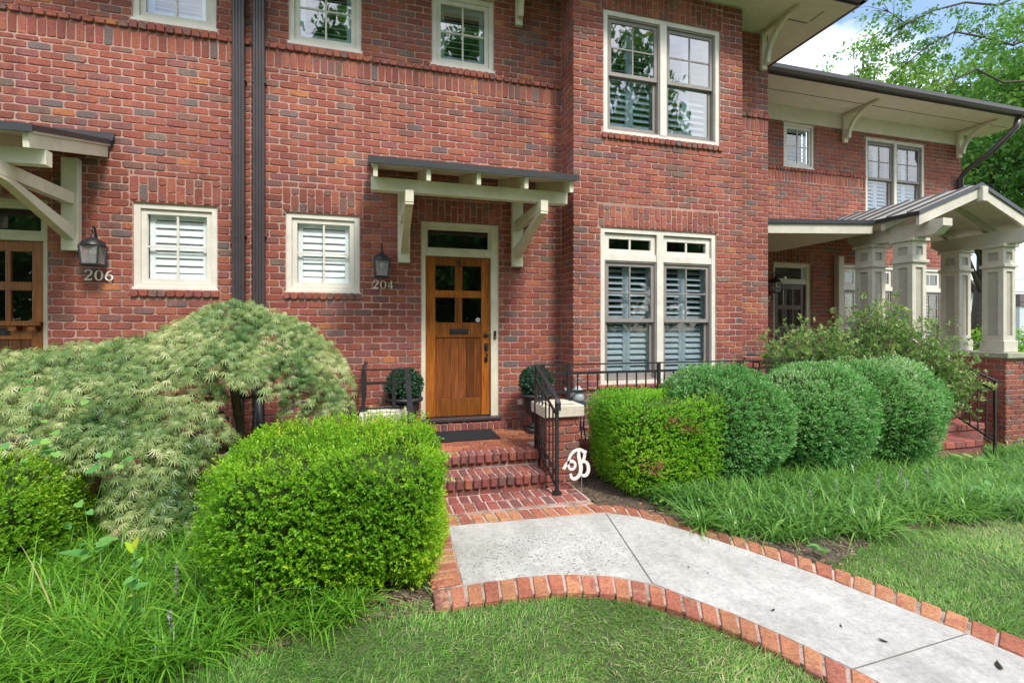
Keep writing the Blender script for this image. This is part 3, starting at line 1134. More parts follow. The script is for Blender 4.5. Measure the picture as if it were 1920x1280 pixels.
def main_face(w, x0, x1, lows, doors, ups):
    sp = []
    for (a, b, c, d) in lows:
        sp += [(a - .03, b + .03, c - .092, c), (a - .035, b + .035, d, d + .285)]
        w.row(a - .03, b + .03, c - .090, c - .004, .0813, .026)
        w.lintel(a - .035, b + .035, d + .012, d + .28)
    for (a, b, c, d) in doors:
        sp.append((a - .035, b + .035, d, d + .285))
        w.lintel(a - .035, b + .035, d + .012, d + .28)
    sp.append((x0, x1, ZS - .205, ZS + .078))
    w.row(x0, x1, ZS - .203, ZS - .002, .0813)
    for (a, b, c, d) in ups:
        w.row(a - .02, b + .02, ZS, ZS + .092, .0813, .030)
        sp.append((a - .02, b + .02, ZS, ZS + .097))
    us = sorted([x0] + [q for h in ups for q in (h[0] - .02, h[1] + .02)] + [x1])
    for i in range(0, len(us) - 1, 2):
        if us[i + 1] - us[i] > .05: w.row(us[i], us[i + 1], ZS, ZS + .076, .104, .024)
    holes = lows + doors + ups
    w.running(x0, x1, -.2, ZT, holes + sp, phase=.035)


wm4 = Wall((0, W0, 0), (1, 0, 0), (0, -1, 0))
main_face(wm4, XD, XI, [w204a], [w204b], [u1, u2])
wret = Wall((XI, W0, 0), (0, -1, 0), (-1, 0, 0))
wret.running(0, W0 - WB, -.2, ZT, [], phase=.0)
wbay = Wall((0, WB, 0), (1, 0, 0), (0, -1, 0))
bl = (2.745, 4.485, .84, 2.86)
bu = (2.784, 4.545, 4.075, 5.655)
sp = [(bl[0] - .03, bl[1] + .03, bl[2] - .092, bl[2]), (bl[0] - .035, bl[1] + .035, bl[3], bl[3] + .29),
      (bu[0] - .03, bu[1] + .03, bu[2] - .092, bu[2]), (bu[0] - .035, bu[1] + .035, bu[3], bu[3] + .29)]
for q in (bl, bu):
    wbay.row(q[0] - .03, q[1] + .03, q[2] - .09, q[2] - .004, .0813, .028)
    wbay.lintel(q[0] - .035, q[1] + .035, q[3] + .012, q[3] + .285)
wbay.running(XI, XBR, -.2, ZT, [bl, bu] + sp, phase=XI)
wstr = Wall((0, W0, 0), (1, 0, 0), (0, -1, 0))
wstr.row(XBR, XR, ZS - .203, ZS - .002, .0813); wstr.row(XBR, XR, ZS, ZS + .076, .104, .024)
wstr.running(XBR, XR, -.3, ZT, [(XBR, XR, ZS - .205, ZS + .078)], phase=XR)
wsid = Wall((XR, W0, 0), (0, 1, 0), (1, 0, 0))
wsid.running(0, W2 - W0, -.3, ZT, [], phase=0.0)
wsid2 = Wall((XBR, WB, 0), (0, 1, 0), (1, 0, 0))
wsid2.running(0, W0 - WB, -.3, ZT, [], phase=0.0)

mb = MB()
wm4.mortar(mb, XD, XI + .03, -.4, ZT, [w204a, w204b, u1, u2])
wret.mortar(mb, -.03, W0 - WB - .006, -.4, ZT, [])
wbay.mortar(mb, XI + .0085, XBR - .0085, -.4, ZT, [bl, bu])
wstr.mortar(mb, XBR, XR - .0085, -.4, ZT, [])
wsid.mortar(mb, .0085, W2 - W0, -.4, ZT, [])
wsid2.mortar(mb, .0085, W0 - WB, -.4, ZT, [])
mb.build('wall', M_MORTAR, H204)


def hid204(px, py):
    return (px < 660 and py > 560) or (px < 830 and py > 760) or (py > 690 and px > 1000) or (690 < px < 1085 and 292 < py < 385)


place_bricks([wm4, wret, wbay, wstr, wsid, wsid2], H204, M_BRICK, 300, hid204)

wm6 = Wall((0, W0, 0), (1, 0, 0), (0, -1, 0))
main_face(wm6, -7.5, XD, [w206a], [d206], [u0])
mb = MB(); wm6.mortar(mb, -7.5, XD, -.4, ZT, [w206a, d206, u0], depth=.17); mb.build('wall', M_MORTAR, H206)
place_bricks([wm6], H206, M_BRICK, 300, lambda px, py: py > 640 or (py > 555 and px > 330) or (439 < px < 498) or (px < 145 and 240 < py < 470))

casement(H204, W0, *w204a)
casement(H206, W0, *w206a)
casement(H204, W0, *u1, glass=M_GLASSU)
casement(H204, W0, *u2, glass=M_GLASSU)
casement(H206, W0, *u0, glass=M_GLASSU)
double_hung(H204, WB, *bl, transom=2.44, tilt=26)
double_hung(H204, WB, *bu, tilt=18, glass=M_GLASSU)
# red lintel steel showing above the lower openings
M_LINTEL = plain('red_lintel_steel', (.20, .05, .03), .7)
for (a, b, c, d), y, own in ((w204a, W0, H204), (w204b, W0, H204), (bl, WB, H204), (bu, WB, H204), (w206a, W0, H206), (d206, W0, H206)):
    mb = MB(); mb.box(a - .02, b + .02, y + .004, y + .06, d + .001, d + .011)
    mb.build('lintel_angle', M_LINTEL, own)


# ------------------------------------------------------------------ doors
def entry_door(parent, W, x0, x1, z0, z1, variant=0):
    """frame with transom light; leaf with panes above and planks below"""
    m = MB()
    zl = z0 + .035
    zh = z0 + 2.06                                               # head of the leaf
    m.box(x0, x0 + .052, W + .02, W + .16, zl, z1); m.box(x1 - .095, x1, W + .02, W + .16, zl, z1)
    m.box(x0 + .052, x1 - .095, W + .02, W + .16, z1 - .06, z1)
    m.box(x0 + .052, x1 - .095, W + .025, W + .16, zh, zh + .075)
    door = m.build('door', M_TRIM, parent)
    lx0, lx1 = x0 + .055, x1 - .098
    sill = MB(); sill.cbox(x0 - .03, x1 + .02, W - .07, W + .16, z0 - .005, zl - .002, .004); sill.build('threshold', M_BRONZE, door)
    t = MB(); ring(t, lx0 - .003, lx1 + .003, zh + .075, z1 - .06, .03, W + .04, W + .09, .03); t.build('transom_frame', M_TRIM, door)
    p = MB(); p.box(lx0 + .027, lx1 - .027, W + .060, W + .064, zh + .105, z1 - .09); p.build('transom_pane', M_GLASSD, door)
    yf, yb = W + .060, W + .105
    L, Rr = lx0 + .123, lx1 - .113
    wood = M_MAHOG if variant == 2 else M_WOOD
    s = MB(); zb = zl + .008
    s.cbox(lx0, L, yf, yb, zb, zh - .004, .003); s.build('stile', wood, door)
    s = MB(); s.cbox(Rr, lx1, yf, yb, zb, zh - .004, .003); s.build('stile', wood, door)
    tp, m1, m2, m3, lock, br = zh - .11, z0 + 1.635, z0 + 1.545, z0 + 1.23, z0 + 1.04, z0 + .27
    if variant == 2:
        lock = z0 + .5
    for a, b in ((tp, zh - .004), (m2, m1), (lock, m3), (zb, br)):
        s = MB(); s.cbox(L, Rr, yf + .001, yb, a, b, .003); s.build('rail', wood, door)
    xm = (L + Rr) / 2
    cols = [L, xm, Rr] if variant == 0 else [L, L + (Rr - L) / 3, L + 2 * (Rr - L) / 3, Rr]
    hb = .045 if variant == 0 else .02
    for x in cols[1:-1]:
        for a, b in ((m1, tp), (m3, m2)):
            s = MB(); s.cbox(x - hb, x + hb, yf + .003, yb, a, b, .003); s.build('mullion', wood, door)
    for i in range(len(cols) - 1):
        for a, b in ((m1, tp), (m3, m2)):
            xa, xb = cols[i] + (hb if i else 0), cols[i + 1] - (hb if i < len(cols) - 2 else 0)
            p = MB(); p.box(xa, xb, W + .078, W + .083, a, b); p.build('pane', M_GLASSD, door)
    n = 6
    for i in range(n):
        a, b = L + (Rr - L) * i / n, L + (Rr - L) * (i + 1) / n
        s = MB(); s.cbox(a + .001, b - .001, yf + .014, yb - .005, br, lock, .004); s.build('plank', M_WOODP if variant < 2 else M_MAHOG, door)
    k = MB(); k.box(lx0 - .25, lx1 + .6, W + .60, W + .61, zb, z1 + .4); k.build('dim_room_panel', M_DARK, door)  # black sheet stands in for the unlit hall behind the door glass
    if variant < 2:
        s = MB(); zc = z0 + 1.115
        s.cbox(xm - .12, xm + .12, yf - .008, yf, zc - .034, zc + .034, .004)
        s.cbox(xm - .10, xm + .10, yf - .014, yf - .008, zc - .018, zc + .018, .003)
        s.build('mail_slot', M_IRON, door)
    if variant == 0:
        hx = lx1 - .055
        s = MB(); s.tube([(hx, yf, z0 + 1.07), (hx, yf - .03, z0 + 1.07)], [.032, .027], 14); s.build('deadbolt', M_IRON, door, True)
        s = MB()
        s.cbox(hx - .024, hx + .024, yf - .016, yf, z0 + .87, z0 + .965, .004)
        s.cbox(hx - .02, hx + .02, yf - .014, yf, z0 + .725, z0 + .785, .004)
        s.tube([(hx, yf - .012, z0 + .89), (hx, yf - .05, z0 + .885), (hx + .004, yf - .058, z0 + .84), (hx, yf - .05, z0 + .775), (hx, yf - .012, z0 + .755)], [.010, .010, .011, .010, .010], 8)
        s.tube([(hx, yf - .016, z0 + .935), (hx, yf - .05, z0 + .940)], [.012, .014], 8)
        s.build('handle', M_IRON, door)
        s = MB(); s.lathe([(.004, .0), (.016, .004), (.017, .03), (.008, .05)], (xm + .005, yf - .012, z0 + 1.975), 10)
        s.tube([(xm + .005, yf - .012, z0 + 1.96), (xm + .005, yf - .018, z0 + 1.93)], [.012, .009], 8)
        s.build('knocker', M_IRON, door, True)
        s = MB(); s.tube([(Rr - .045, W + .077, m3 + .035), (Rr - .045, W + .0755, m3 + .035)], [.028, .028], 20)
        s.build('security_sticker', plain('sticker_white', (.65, .68, .72), .5), door)
        s = MB(); s.box(Rr - .058, Rr - .032, W + .0735, W + .0745, m3 + .027, m3 + .043); s.build('sticker_mark', plain('sticker_blue', (.25, .35, .55), .5), door)
    return door


entry_door(H204, W0, w204b[0], w204b[1], .405, w204b[3])
dm = entry_door(H206, W0 + .10, d206[0], d206[1], .405, d206[3], 1)
# bracket shelf on the neighbour's door
s = MB(); s.cbox(-4.19, -3.36, W0 + .085, W0 + .158, 1.585, 1.63, .003)
for x in (-4.1, -3.93, -3.6, -3.44): s.cbox(x - .035, x + .035, W0 + .10, W0 + .158, 1.53, 1.583, .003)
s.build('dentil_shelf', M_WOOD, dm)


# ------------------------------------------------------------------ door canopies
def canopy(parent, dx):
    yf, yw = 4.77, W0
    zf, zb = 3.20, 3.54
    x0, x1 = -.085 + dx, 2.08 + dx
    sl = (zb - zf) / (yw - yf)
    Zt = lambda y: zf + (y - yf) * sl
    m = MB()
    m.hexa([(x0, yf, zf - .045), (x1, yf, zf - .045), (x1, yw, zb - .045), (x0, yw, zb - .045),
            (x0, yf, zf), (x1, yf, zf), (x1, yw, zb), (x0, yw, zb)])
    m.box(x0 - .004, x1 + .004, yf - .006, yf + .004, zf - .062, zf + .006)
    can = m.build('door_canopy', M_ROOFM, parent)
    f = MB()                                                     # wall flashing
    f.hexa([(x0 - .02, yw - .06, zb - .03), (x1 + .02, yw - .06, zb - .03), (x1 + .02, yw - .004, zb + .0), (x0 - .02, yw - .004, zb),
            (x0 - .02, yw - .06, zb - .015), (x1 + .02, yw - .06, zb - .015), (x1 + .02, yw - .004, zb + .075), (x0 - .02, yw - .004, zb + .075)])
    f.build('flashing', M_ROOFM, can)
    q = MB()
    q.hexa([(x0 + .02, yf + .02, Zt(yf + .02) - .068), (x1 - .02, yf + .02, Zt(yf + .02) - .068), (x1 - .02, yw - .002, Zt(yw) - .068), (x0 + .02, yw - .002, Zt(yw) - .068),
            (x0 + .02, yf + .02, Zt(yf + .02) - .047), (x1 - .02, yf + .02, Zt(yf + .02) - .047), (x1 - .02, yw - .002, Zt(yw) - .047), (x0 + .02, yw - .002, Zt(yw) - .047)])
    q.build('soffit', M_SOFFIT, can)
    for i in range(5):
        x = x0 + .065 + (x1 - x0 - .13) * i / 4
        r = MB()
        ya, yb = yf + .035, yw - .004
        za, zb_ = Zt(ya) - .070, Zt(yb) - .070
        r.hexa([(x - .021, ya + .01, za - .115), (x + .021, ya + .01, za - .115), (x + .021, yb, zb_ - .115), (x - .021, yb, zb_ - .115),
                (x - .021, ya, za), (x + .021, ya, za), (x + .021, yb, zb_), (x - .021, yb, zb_)])
        r.build('rafter', M_TRIM, can)
    b = MB(); b.cbox(x0 + .02, x1 - .035, 5.0, 5.09, 2.945, 3.078, .004); b.build('beam', M_TRIM, can)
    for cx in (.307 + dx, 1.737 + dx):
        k = MB()
        k.cbox(cx - .072, cx + .072, W0 - .075, W0 - .002, 2.352, 3.30, .004)
        k.cbox(cx - .042, cx + .042, 4.90, W0 - .075, 2.822, 2.943, .004)
        # diagonal brace
        k.hexa([(cx - .04, W0 - .075, 2.46), (cx + .04, W0 - .075, 2.46), (cx + .04, 5.02, 2.79), (cx - .04, 5.02, 2.79),
                (cx - .04, W0 - .075, 2.60), (cx + .04, W0 - .075, 2.60), (cx + .04, 5.10, 2.821), (cx - .04, 5.10, 2.821)])
        k.hexa([(cx - .04, 5.02, 2.79), (cx + .04, 5.02, 2.79), (cx + .04, 4.905, 2.80), (cx - .04, 4.905, 2.80),
                (cx - .04, 5.10, 2.821), (cx + .04, 5.10, 2.821), (cx + .04, 4.905, 2.821), (cx - .04, 4.905, 2.821)])
        k.build('bracket', M_TRIM, can)
    return can


canopy(H204, 0.0)
canopy(H206, -4.763)


# ------------------------------------------------------------------ eaves
def curved_bracket(parent, x, W, zb, zt, reach, wid=.05):
    """wall plate with a quarter-curved arm up to the soffit"""
    m = MB()
    m.cbox(x - wid * .9, x + wid * .9, W - .06, W - .002, zb, zt, .005)
    n = 9
    for i in range(n):
        t0, t1 = math.pi / 2 * i / n, math.pi / 2 * (i + 1) / n
        def pt(t, r):
            return (W - .06 - reach + (reach - .0) * math.cos(t) * r, zb + .09 + (zt - zb - .09) * math.sin(t) * r)
        # arc from wall foot outwards to soffit tip
        def arc(t, th):
            y = W - .06 - (reach) * (1 - math.cos(t)) - th * math.cos(t)
            z = zb + .07 + (zt - zb - .07) * math.sin(t) - th * math.sin(t) * .6
            return y, z
        a0, a1 = arc(t0, 0), arc(t1, 0)
        b0, b1 = arc(t0, .075), arc(t1, .075)
        m.hexa([(x - wid * .6, b0[0], b0[1]), (x + wid * .6, b0[0], b0[1]), (x + wid * .6, a0[0], a0[1]), (x - wid * .6, a0[0], a0[1]),
                (x - wid * .6, b1[0], b1[1]), (x + wid * .6, b1[0], b1[1]), (x + wid * .6, a1[0], a1[1]), (x - wid * .6, a1[0], a1[1])])
    m.cbox(x - wid * .55, x + wid * .55, W - .06 - reach - .05, W - .06, zt - .055, zt - .002, .004)
    for fz in (.20, .80):
        y = W - .075 - (reach) * (.03 if fz < .5 else .45)
        z = zb + (zt - zb) * fz
        m.tube([(x - wid * .75, y, z), (x + wid * .75, y, z)], .022, 10)
    return m.build('eave_bracket', M_TRIM, parent, fix=True)


def eave(parent, x0, x1, W, z, over, side=0.0, roofback=4.0, gside=False):
    yf = W - over
    m = MB()
    m.box(x0, x1 + side, yf, W + (2.0 if side else .05), z, z + .02)
    e = m.build('eave', M_SOFFIT, parent)
    f = MB(); f.cbox(x0, x1 + side + .0, yf - .018, yf, z - .01, z + .12, .003)
    f.build('fascia', M_BRONZE, e)
    g = MB()
    prof = [(0, 0), (-.075, .0), (-.105, .05), (-.115, .115), (-.10, .12), (-.092, .06), (-.068, .012), (0, .012)]
    g.prism([(a, b) for a, b in prof], lambda u, v, d: (d, yf - .02 + u, z + .012 + v), x0, x1 + side + .05)
    g.build('gutter', M_GUTTER, e, fix=True)
    if gside:
        g = MB()
        xs_ = x1 + side + .02
        g.prism([(a, b) for a, b in prof], lambda u, v, d: (xs_ - u - .02, d, z + .012 + v), yf - .1, W + 2.0)
        g.build('gutter', M_GUTTER, e, fix=True)
    r = MB()
    h = roofback * .45
    r.hexa([(x0, yf, z + .125), (x1 + side, yf, z + .125), (x1 + side - (0 if not side else roofback * .6), W + roofback, z + h), (x0, W + roofback, z + h),
            (x0, yf, z + .16), (x1 + side, yf, z + .16), (x1 + side - (0 if not side else roofback * .6), W + roofback, z + h + .04), (x0, W + roofback, z + h + .04)])
    if side:
        r.hexa([(x1 + side, yf, z + .12), (x1 + side, W + 2.2, z + .12), (x1 + side - roofback * .6, W + roofback, z + h), (x1 + side - roofback * .6, W + roofback - .01, z + h),
                (x1 + side, yf, z + .155), (x1 + side, W + 2.2, z + .155), (x1 + side - roofback * .6, W + roofback, z + h + .035), (x1 + side - roofback * .6, W + roofback - .01, z + h + .035)])
    r.build('roof', M_SHINGLE, e)
    return e


eave(H206, -7.5, XD, W0, 6.05, .85)
e4 = eave(H204, XD, XR, W0, 6.05, .86, side=.68, gside=True)
curved_bracket(H204, 5.62, W0, 5.46, 6.045, .55)
curved_bracket(H204, 1.765, W0, 5.475, 6.045, .55)
s = MB(); ring(s, 5.80, 6.12, 5.6 + .0, 5.75, .02, 0, 1)         # soffit vent
v = MB()
for i in range(16): v.box(5.72 + i * .024, 5.732 + i * .024, 5.62, 5.645, 6.047, 6.0495)
for i in range(10): v.box(6.08, 6.105, 5.36 + i * .024, 5.372 + i * .024, 6.047, 6.0495)
v.build('soffit_vent', M_DARK, e4)
# gutter outlet elbow at the back of the side gutter
d = MB(); d.tube([(6.40, 7.0, 6.08), (6.36, 7.02, 5.98), (6.15, 7.1, 5.88), (5.86, 7.2, 5.80), (5.80, 7.25, 5.6), (5.80, 7.25, 3.4)], .045, 10)
d.build('drain_elbow', M_GUTTER, e4, True)


# ------------------------------------------------------------------ the set-back house 202
k2 = W2 / 6.0
zz2 = lambda z: 1.55 + (z - 1.55) * k2
XE2 = 12.86
w2s = (6.038 * k2, 6.635 * k2, zz2(4.057), zz2(4.757))
w2d = (7.696 * k2, 9.015 * k2, 3.95, zz2(4.70))
d2 = (7.60, 8.56, .405, 2.885)
wl2 = (9.35, 12.3, .95, 2.90)
w2 = Wall((0, W2, 0), (1, 0, 0), (0, -1, 0))
sp = [(XR, w2d[0] - .01, ZS - .205, ZS + .078)]
w2.row(XR, w2d[0] - .01, ZS - .203, ZS - .002, .0813); w2.row(XR, w2d[0] - .01, ZS, ZS + .076, .09, .024)
for q in (w2s, w2d, d2):
    sp.append((q[0] - .035, q[1] + .035, q[3], q[3] + .285)); w2.lintel(q[0] - .035, q[1] + .035, q[3] + .012, q[3] + .28)
w2.running(XR, XE2, -.6, 6.03, [w2s, w2d, d2, wl2] + sp, phase=0.0)
mb = MB(); w2.mortar(mb, XR, XE2, -.6, 6.03, [w2s, w2d, d2, wl2], depth=.16)
wside2 = Wall((XE2, W2, 0), (0, 1, 0), (1, 0, 0)); wside2.running(0, 2.0, -.6, 6.03, []); wside2.mortar(mb, .0085, 8.0, -.6, 6.03, [])
mb.build('wall', M_MORTAR, H202)
place_bricks([w2, wside2], H202, M_BRICK, 300, lambda px, py: px < 1442 or py > 640 or (py > 345 and px > 1590 and not py < 380) or (px > 1597 and py > 380))
casement(H202, W2, *w2s, glass=M_GLASSD, shutter='grey')
double_hung(H202, W2, *w2d, tilt=16, glass=M_GLASSD, mul=.07)
double_hung(H202, W2, wl2[0], 10.85, wl2[2], wl2[3], transom=2.38)
double_hung(H202, W2, 10.853, wl2[1], wl2[2], wl2[3], transom=2.38)
entry_door(H202, W2 + .02, *d2, variant=2)
e2 = eave(H202, XR + .01, XE2 + .7, W2, 6.02, .92, roofback=3.5)
s = MB(); s.box(XR + .01, XE2 + .02, W2 - .035, W2 - .001, 5.72, 6.019); s.build('frieze_board', M_SOFFIT, e2)
for x in (7.19 * k2, 9.75 * k2): curved_bracket(H202, x, W2 - .036, 5.42, 6.01, .62, .058)
for x in [XR + .35 + i * 1.15 for i in range(6)]:
    s = MB(); s.box(x - .003, x + .003, W2 - .9, W2 - .04, 6.0165, 6.0195); 
s = MB(); s.box(XR + .02, XE2 + .6, W2 - .50, W2 - .49, 6.016, 6.0195); s.build('soffit_joint', M_DARK, e2)
# ------------------------------------------------------------------ downspouts
def downspout(x, label, W=W0, z0=-.02, z1=6.05, wd=.118, dp=.085):
    t = thing('downspout', label, 'downspout', (x, W, 0), group='bronze downspouts on the party wall')
    m = MB()
    n = 4
    pts = [(-wd / 2, -.012), (-wd / 2, -dp)]
    for i in range(n):                                           # corrugated front
        a = -wd / 2 + wd * (i + .22) / n; b = -wd / 2 + wd * (i + .78) / n
        pts += [(a - .006, -dp), (a, -dp - .007), (b, -dp - .007), (b + .006, -dp)]
    pts += [(wd / 2, -dp), (wd / 2, -.012)]
    m.prism(pts, lambda u, v, d: (u, v, d), .86, z1)
    m.build('pipe', M_BRONZE, t, fix=True)
    b = MB(); b.tube([(0, -.055, -.02), (0, -.055, .80)], .056, 14); b.tube([(0, -.055, .80), (0, -.055, .87)], .066, 14)
    b.build('cast_iron_boot', M_IRON, t, True)
    for z in (1.2, 2.58, 4.3):
        s = MB(); s.box(-wd / 2 - .012, wd / 2 + .012, -dp - .004, -.004, z, z + .022); s.build('strap', M_BRONZE, t)
    return t


downspout(-1.482, 'left of the two dark bronze downspouts between the casement windows')
downspout(-1.279, 'right of the two dark bronze downspouts between the casement windows')
t = thing('downspout', 'dark downspout at the far right corner of the set-back brick house', 'downspout', (12.7, W2, 0))
m = MB()
m.tube([(.35, -.92, 6.02), (.30, -.90, 5.82), (.12, -.62, 5.42), (.02, -.2, 5.12), (0, -.07, 4.95), (0, -.07, -.4)], .06, 10)
m.build('pipe', M_GUTTER, t, True)
s = MB(); s.box(-.075, .075, -.135, -.004, 3.6, 3.63); s.build('strap', M_GUTTER, t)


# ------------------------------------------------------------------ wall lanterns
def lantern(label, loc):
    t = thing('wall_lantern', label, 'lamp', loc, group='black wall lanterns beside the front doors')
    m = MB(); m.cbox(-.05, .05, -.018, -.002, -.11, .06, .006); m.build('backplate', M_IRON, t)
    m = MB()
    pts = [(0, -.015, .0), (0, -.06, .06), (0, -.10, .175), (0, -.125, .20), (0, -.15, .185), (0, -.15, .15), (0, -.138, .135)]
    m.tube(pts, [.010, .010, .009, .009, .008, .007, .006], 8)
    m.build('arm', M_IRON, t, True)
    c = (0, -.135, 0)
    m = MB(); m.lathe([(.112, -.005), (.108, .006), (.092, .038), (.058, .066), (.026, .078), (.022, .095), (.012, .108), (.006, .135)], c, 16); m.build('roof', M_IRON, t, True)
    m = MB()
    for i in range(4):
        a = math.pi / 2 * i + math.pi / 4
        u, v = math.cos(a), math.sin(a)
        m.bar((c[0] + .118 * u, c[1] + .118 * v, -.006), (c[0] + .098 * u, c[1] + .098 * v, -.185), .013, .013)
    m.build('frame', M_IRON, t)
    m = MB(); m.cbox(c[0] - .085, c[0] + .085, c[1] - .085, c[1] + .085, -.205, -.186, .005); m.build('base', M_IRON, t)
    for sx, sy in ((0, -1), (1, 0), (-1, 0), (0, 1)):
        m = MB()
        def f(u, z):
            r = .083 if z > -.1 else .069
            return (c[0] + (sx * r if sx else u * (r - .008) / .075), c[1] + (sy * r if sy else u * (r - .008) / .075), z)
        q = [f(-.075, -.184), f(.075, -.184), f(.075, -.006), f(-.075, -.006)]
        m.add(q, [(0, 1, 2, 3)])
        m.build('glass_pane', M_FROSTG, t)
    m = MB(); m.lathe([(.008, -.09), (.024, -.075), (.026, -.05), (.016, -.03), (.012, -.012)], c, 10); m.build('bulb', M_BULB, t, True)
    return t


M_FROSTG, _t, _b = newmat('lantern_glass')
_b.inputs['Base Color'].default_value = (.42, .40, .40, 1); _b.inputs['Roughness'].default_value = .25; _b.inputs['Alpha'].default_value = .45
ln = lantern('black lantern with lit-looking bulb above the numerals 204', (.048, W0, 2.36))
ln['label'] = 'black wall lantern above the numerals 204 by the oak door'
for lab, loc in (('black wall lantern above the numerals 206 beside the left canopy bracket', (-2.795, W0, 2.40)),
                 ('black wall lantern in the shade beside the set-back mahogany door', (7.50, W2, 2.47))):
    c = copy_tree(ln, loc); c['label'] = lab


# ------------------------------------------------------------------ numerals (thick-and-thin strokes)
GL = {
    '2': [([(.08, .76), (.12, .90), (.30, 1.0), (.50, .97), (.62, .82), (.56, .62), (.36, .38), (.10, .10), (.06, .05)], [.07, .09, .07, .10, .15, .15, .10, .06, .05]),
          ([(.05, .06), (.30, .06), (.55, .06), (.66, .20)], [.12, .14, .13, .04])],
    '0': [([(.36, .98), (.16, .86), (.07, .5), (.16, .14), (.36, .02), (.56, .14), (.65, .5), (.56, .86), (.36, .98)], [.05, .11, .17, .11, .05, .11, .17, .11, .05])],
    '4': [([(.48, 0.0), (.48, .98)], [.15, .15]), ([(.46, .95), (.25, .62), (.03, .30)], [.05, .05, .05]), ([(.02, .28), (.36, .28), (.68, .28)], [.09, .09, .09])],
    '6': [([(.56, .97), (.34, .88), (.16, .66), (.08, .38), (.14, .12), (.36, .02), (.58, .12), (.64, .32), (.56, .52), (.38, .58), (.20, .48), (.12, .34)], [.05, .08, .13, .16, .11, .05, .11, .15, .10, .05, .05, .05])],
}


def stroke(mb, pts, ws, fn, d0, d1, sc=1.0, smooth=3):
    # refine
    P, Wd = [], []
    n = len(pts)
    for i in range(n - 1):
        p0, p1, p2, p3 = pts[max(i - 1, 0)], pts[i], pts[i + 1], pts[min(i + 2, n - 1)]
        for k in range(smooth):
            t = k / smooth
            q = [.5 * (2 * p1[a] + (p2[a] - p0[a]) * t + (2 * p0[a] - 5 * p1[a] + 4 * p2[a] - p3[a]) * t * t + (3 * p1[a] - p0[a] - 3 * p2[a] + p3[a]) * t ** 3) for a in (0, 1)]
            P.append(q); Wd.append(ws[i] + (ws[i + 1] - ws[i]) * t)
    P.append(list(pts[-1])); Wd.append(ws[-1])
    Lf, Rt = [], []
    for i in range(len(P)):
        a, b = P[max(i - 1, 0)], P[min(i + 1, len(P) - 1)]
        dx, dy = b[0] - a[0], b[1] - a[1]
        l = math.hypot(dx, dy) or 1
        nx, ny = -dy / l, dx / l
        Lf.append((P[i][0] + nx * Wd[i] / 2, P[i][1] + ny * Wd[i] / 2)); Rt.append((P[i][0] - nx * Wd[i] / 2, P[i][1] - ny * Wd[i] / 2))
    m = len(P)
    vs = [fn(*p, d0) for p in Lf] + [fn(*p, d0) for p in Rt] + [fn(*p, d1) for p in Lf] + [fn(*p, d1) for p in Rt]
    fs = []
    for i in range(m - 1):
        fs += [(i, i + 1, m + i + 1, m + i), (2 * m + i, 3 * m + i, 3 * m + i + 1, 2 * m + i + 1), (i, 2 * m + i, 2 * m + i + 1, i + 1), (m + i, m + i + 1, 3 * m + i + 1, 3 * m + i)]
    fs += [(0, m, 3 * m, 2 * m), (m - 1, 3 * m - 1, 4 * m - 1, 2 * m - 1)] if False else [(0, m, 3 * m, 2 * m), (m - 1, 2 * m - 1, 4 * m - 1, 3 * m - 1)]
    mb.add(vs, fs)


def numerals(txt, loc, h, label):
    t = thing('house_number', label, 'house number', loc, group='metal house numbers on brick')
    adv = h * .86
    for i, ch in enumerate(txt):
        m = MB()
        for k, (p, w) in enumerate(GL[ch]):
            dd = .0015 * k
            stroke(m, p, w, lambda u, v, d: (i * adv + u * h, -d, v * h), .016 + dd, .026 + dd)
        m.build('digit', M_NUM, t, fix=True)
    return t


numerals('206', (-2.926, W0, 2.058), .105, 'pale metal numerals 206 on brick under the left lantern')
numerals('204', (-.055, W0, 2.037), .098, 'pale metal numerals 204 on brick beside the oak door')
numerals('202', (7.24, W2, 2.09), .105, 'pale metal numerals 202, partly hidden by the wall corner')

t = thing('doorbell', 'slim black video doorbell on the right jamb of the oak door', 'doorbell', (1.455, W0 + .02, 1.475))
m = MB(); m.cbox(-.016, .016, -.022, 0, -.055, .055, .006); m.build('housing', M_IRON, t)
m = MB(); m.tube([(0, -.0225, -.03), (0, -.026, -.03)], [.009, .009], 12); m.build('button', M_TAUPE, t)
m = MB(); m.tube([(0, -.0225, .03), (0, -.025, .03)], [.006, .006], 10); m.build('camera_lens', M_GUTTER, t)
t = thing('wall_outlet', 'small pale outdoor outlet low on the brick right of the door', 'outlet', (1.81, W0, .60))
m = MB(); m.cbox(-.058, .058, -.03, -.004, -.036, .036, .005); m.build('cover', plain('outlet_pale', (.55, .42, .38), .5), t)
m = MB(); m.cbox(-.046, -.004, -.036, -.030, -.024, .024, .003); m.cbox(.004, .046, -.036, -.030, -.024, .024, .003); m.build('flap', plain('outlet_white', (.62, .58, .55), .4), t)


# ------------------------------------------------------------------ brick steps
ST = thing('brick_steps', 'brick entrance steps with rowlock treads leading to the oak door', 'steps', (.95, 4.4, 0), world=True)
SX0, SX1 = .28, 1.62
m = MB()
m.box(SX0, 1.86, 3.99, 4.41, -.08, .0045); m.box(1.62, 1.86, 4.41, 4.53, -.08, .0045)
m.box(SX0, 1.575, 4.425, 4.75, -.05, .147)
m.box(SX0, 1.615, 4.755, 5.955, -.05, .287); m.box(1.615, 2.36, 4.96, 5.955, -.1, .2865)
m.box(SX0 - .3, 2.36, 5.91, 5.985, .28, .372)
m.build('mortar_core', M_JOINT, ST)


def hdr(x0, x1, y0, y1, z0, z1, mat, c=.008, g=.0068, jit=.003):
    q = MB(); dz = random.uniform(-.003, .003)
    q.cbox(x0 + g, x1 - g, y0 + g * .6, y1 - g * .6, z0, z1 + dz, c, jit)
    return q.build('brick', mat, ST)


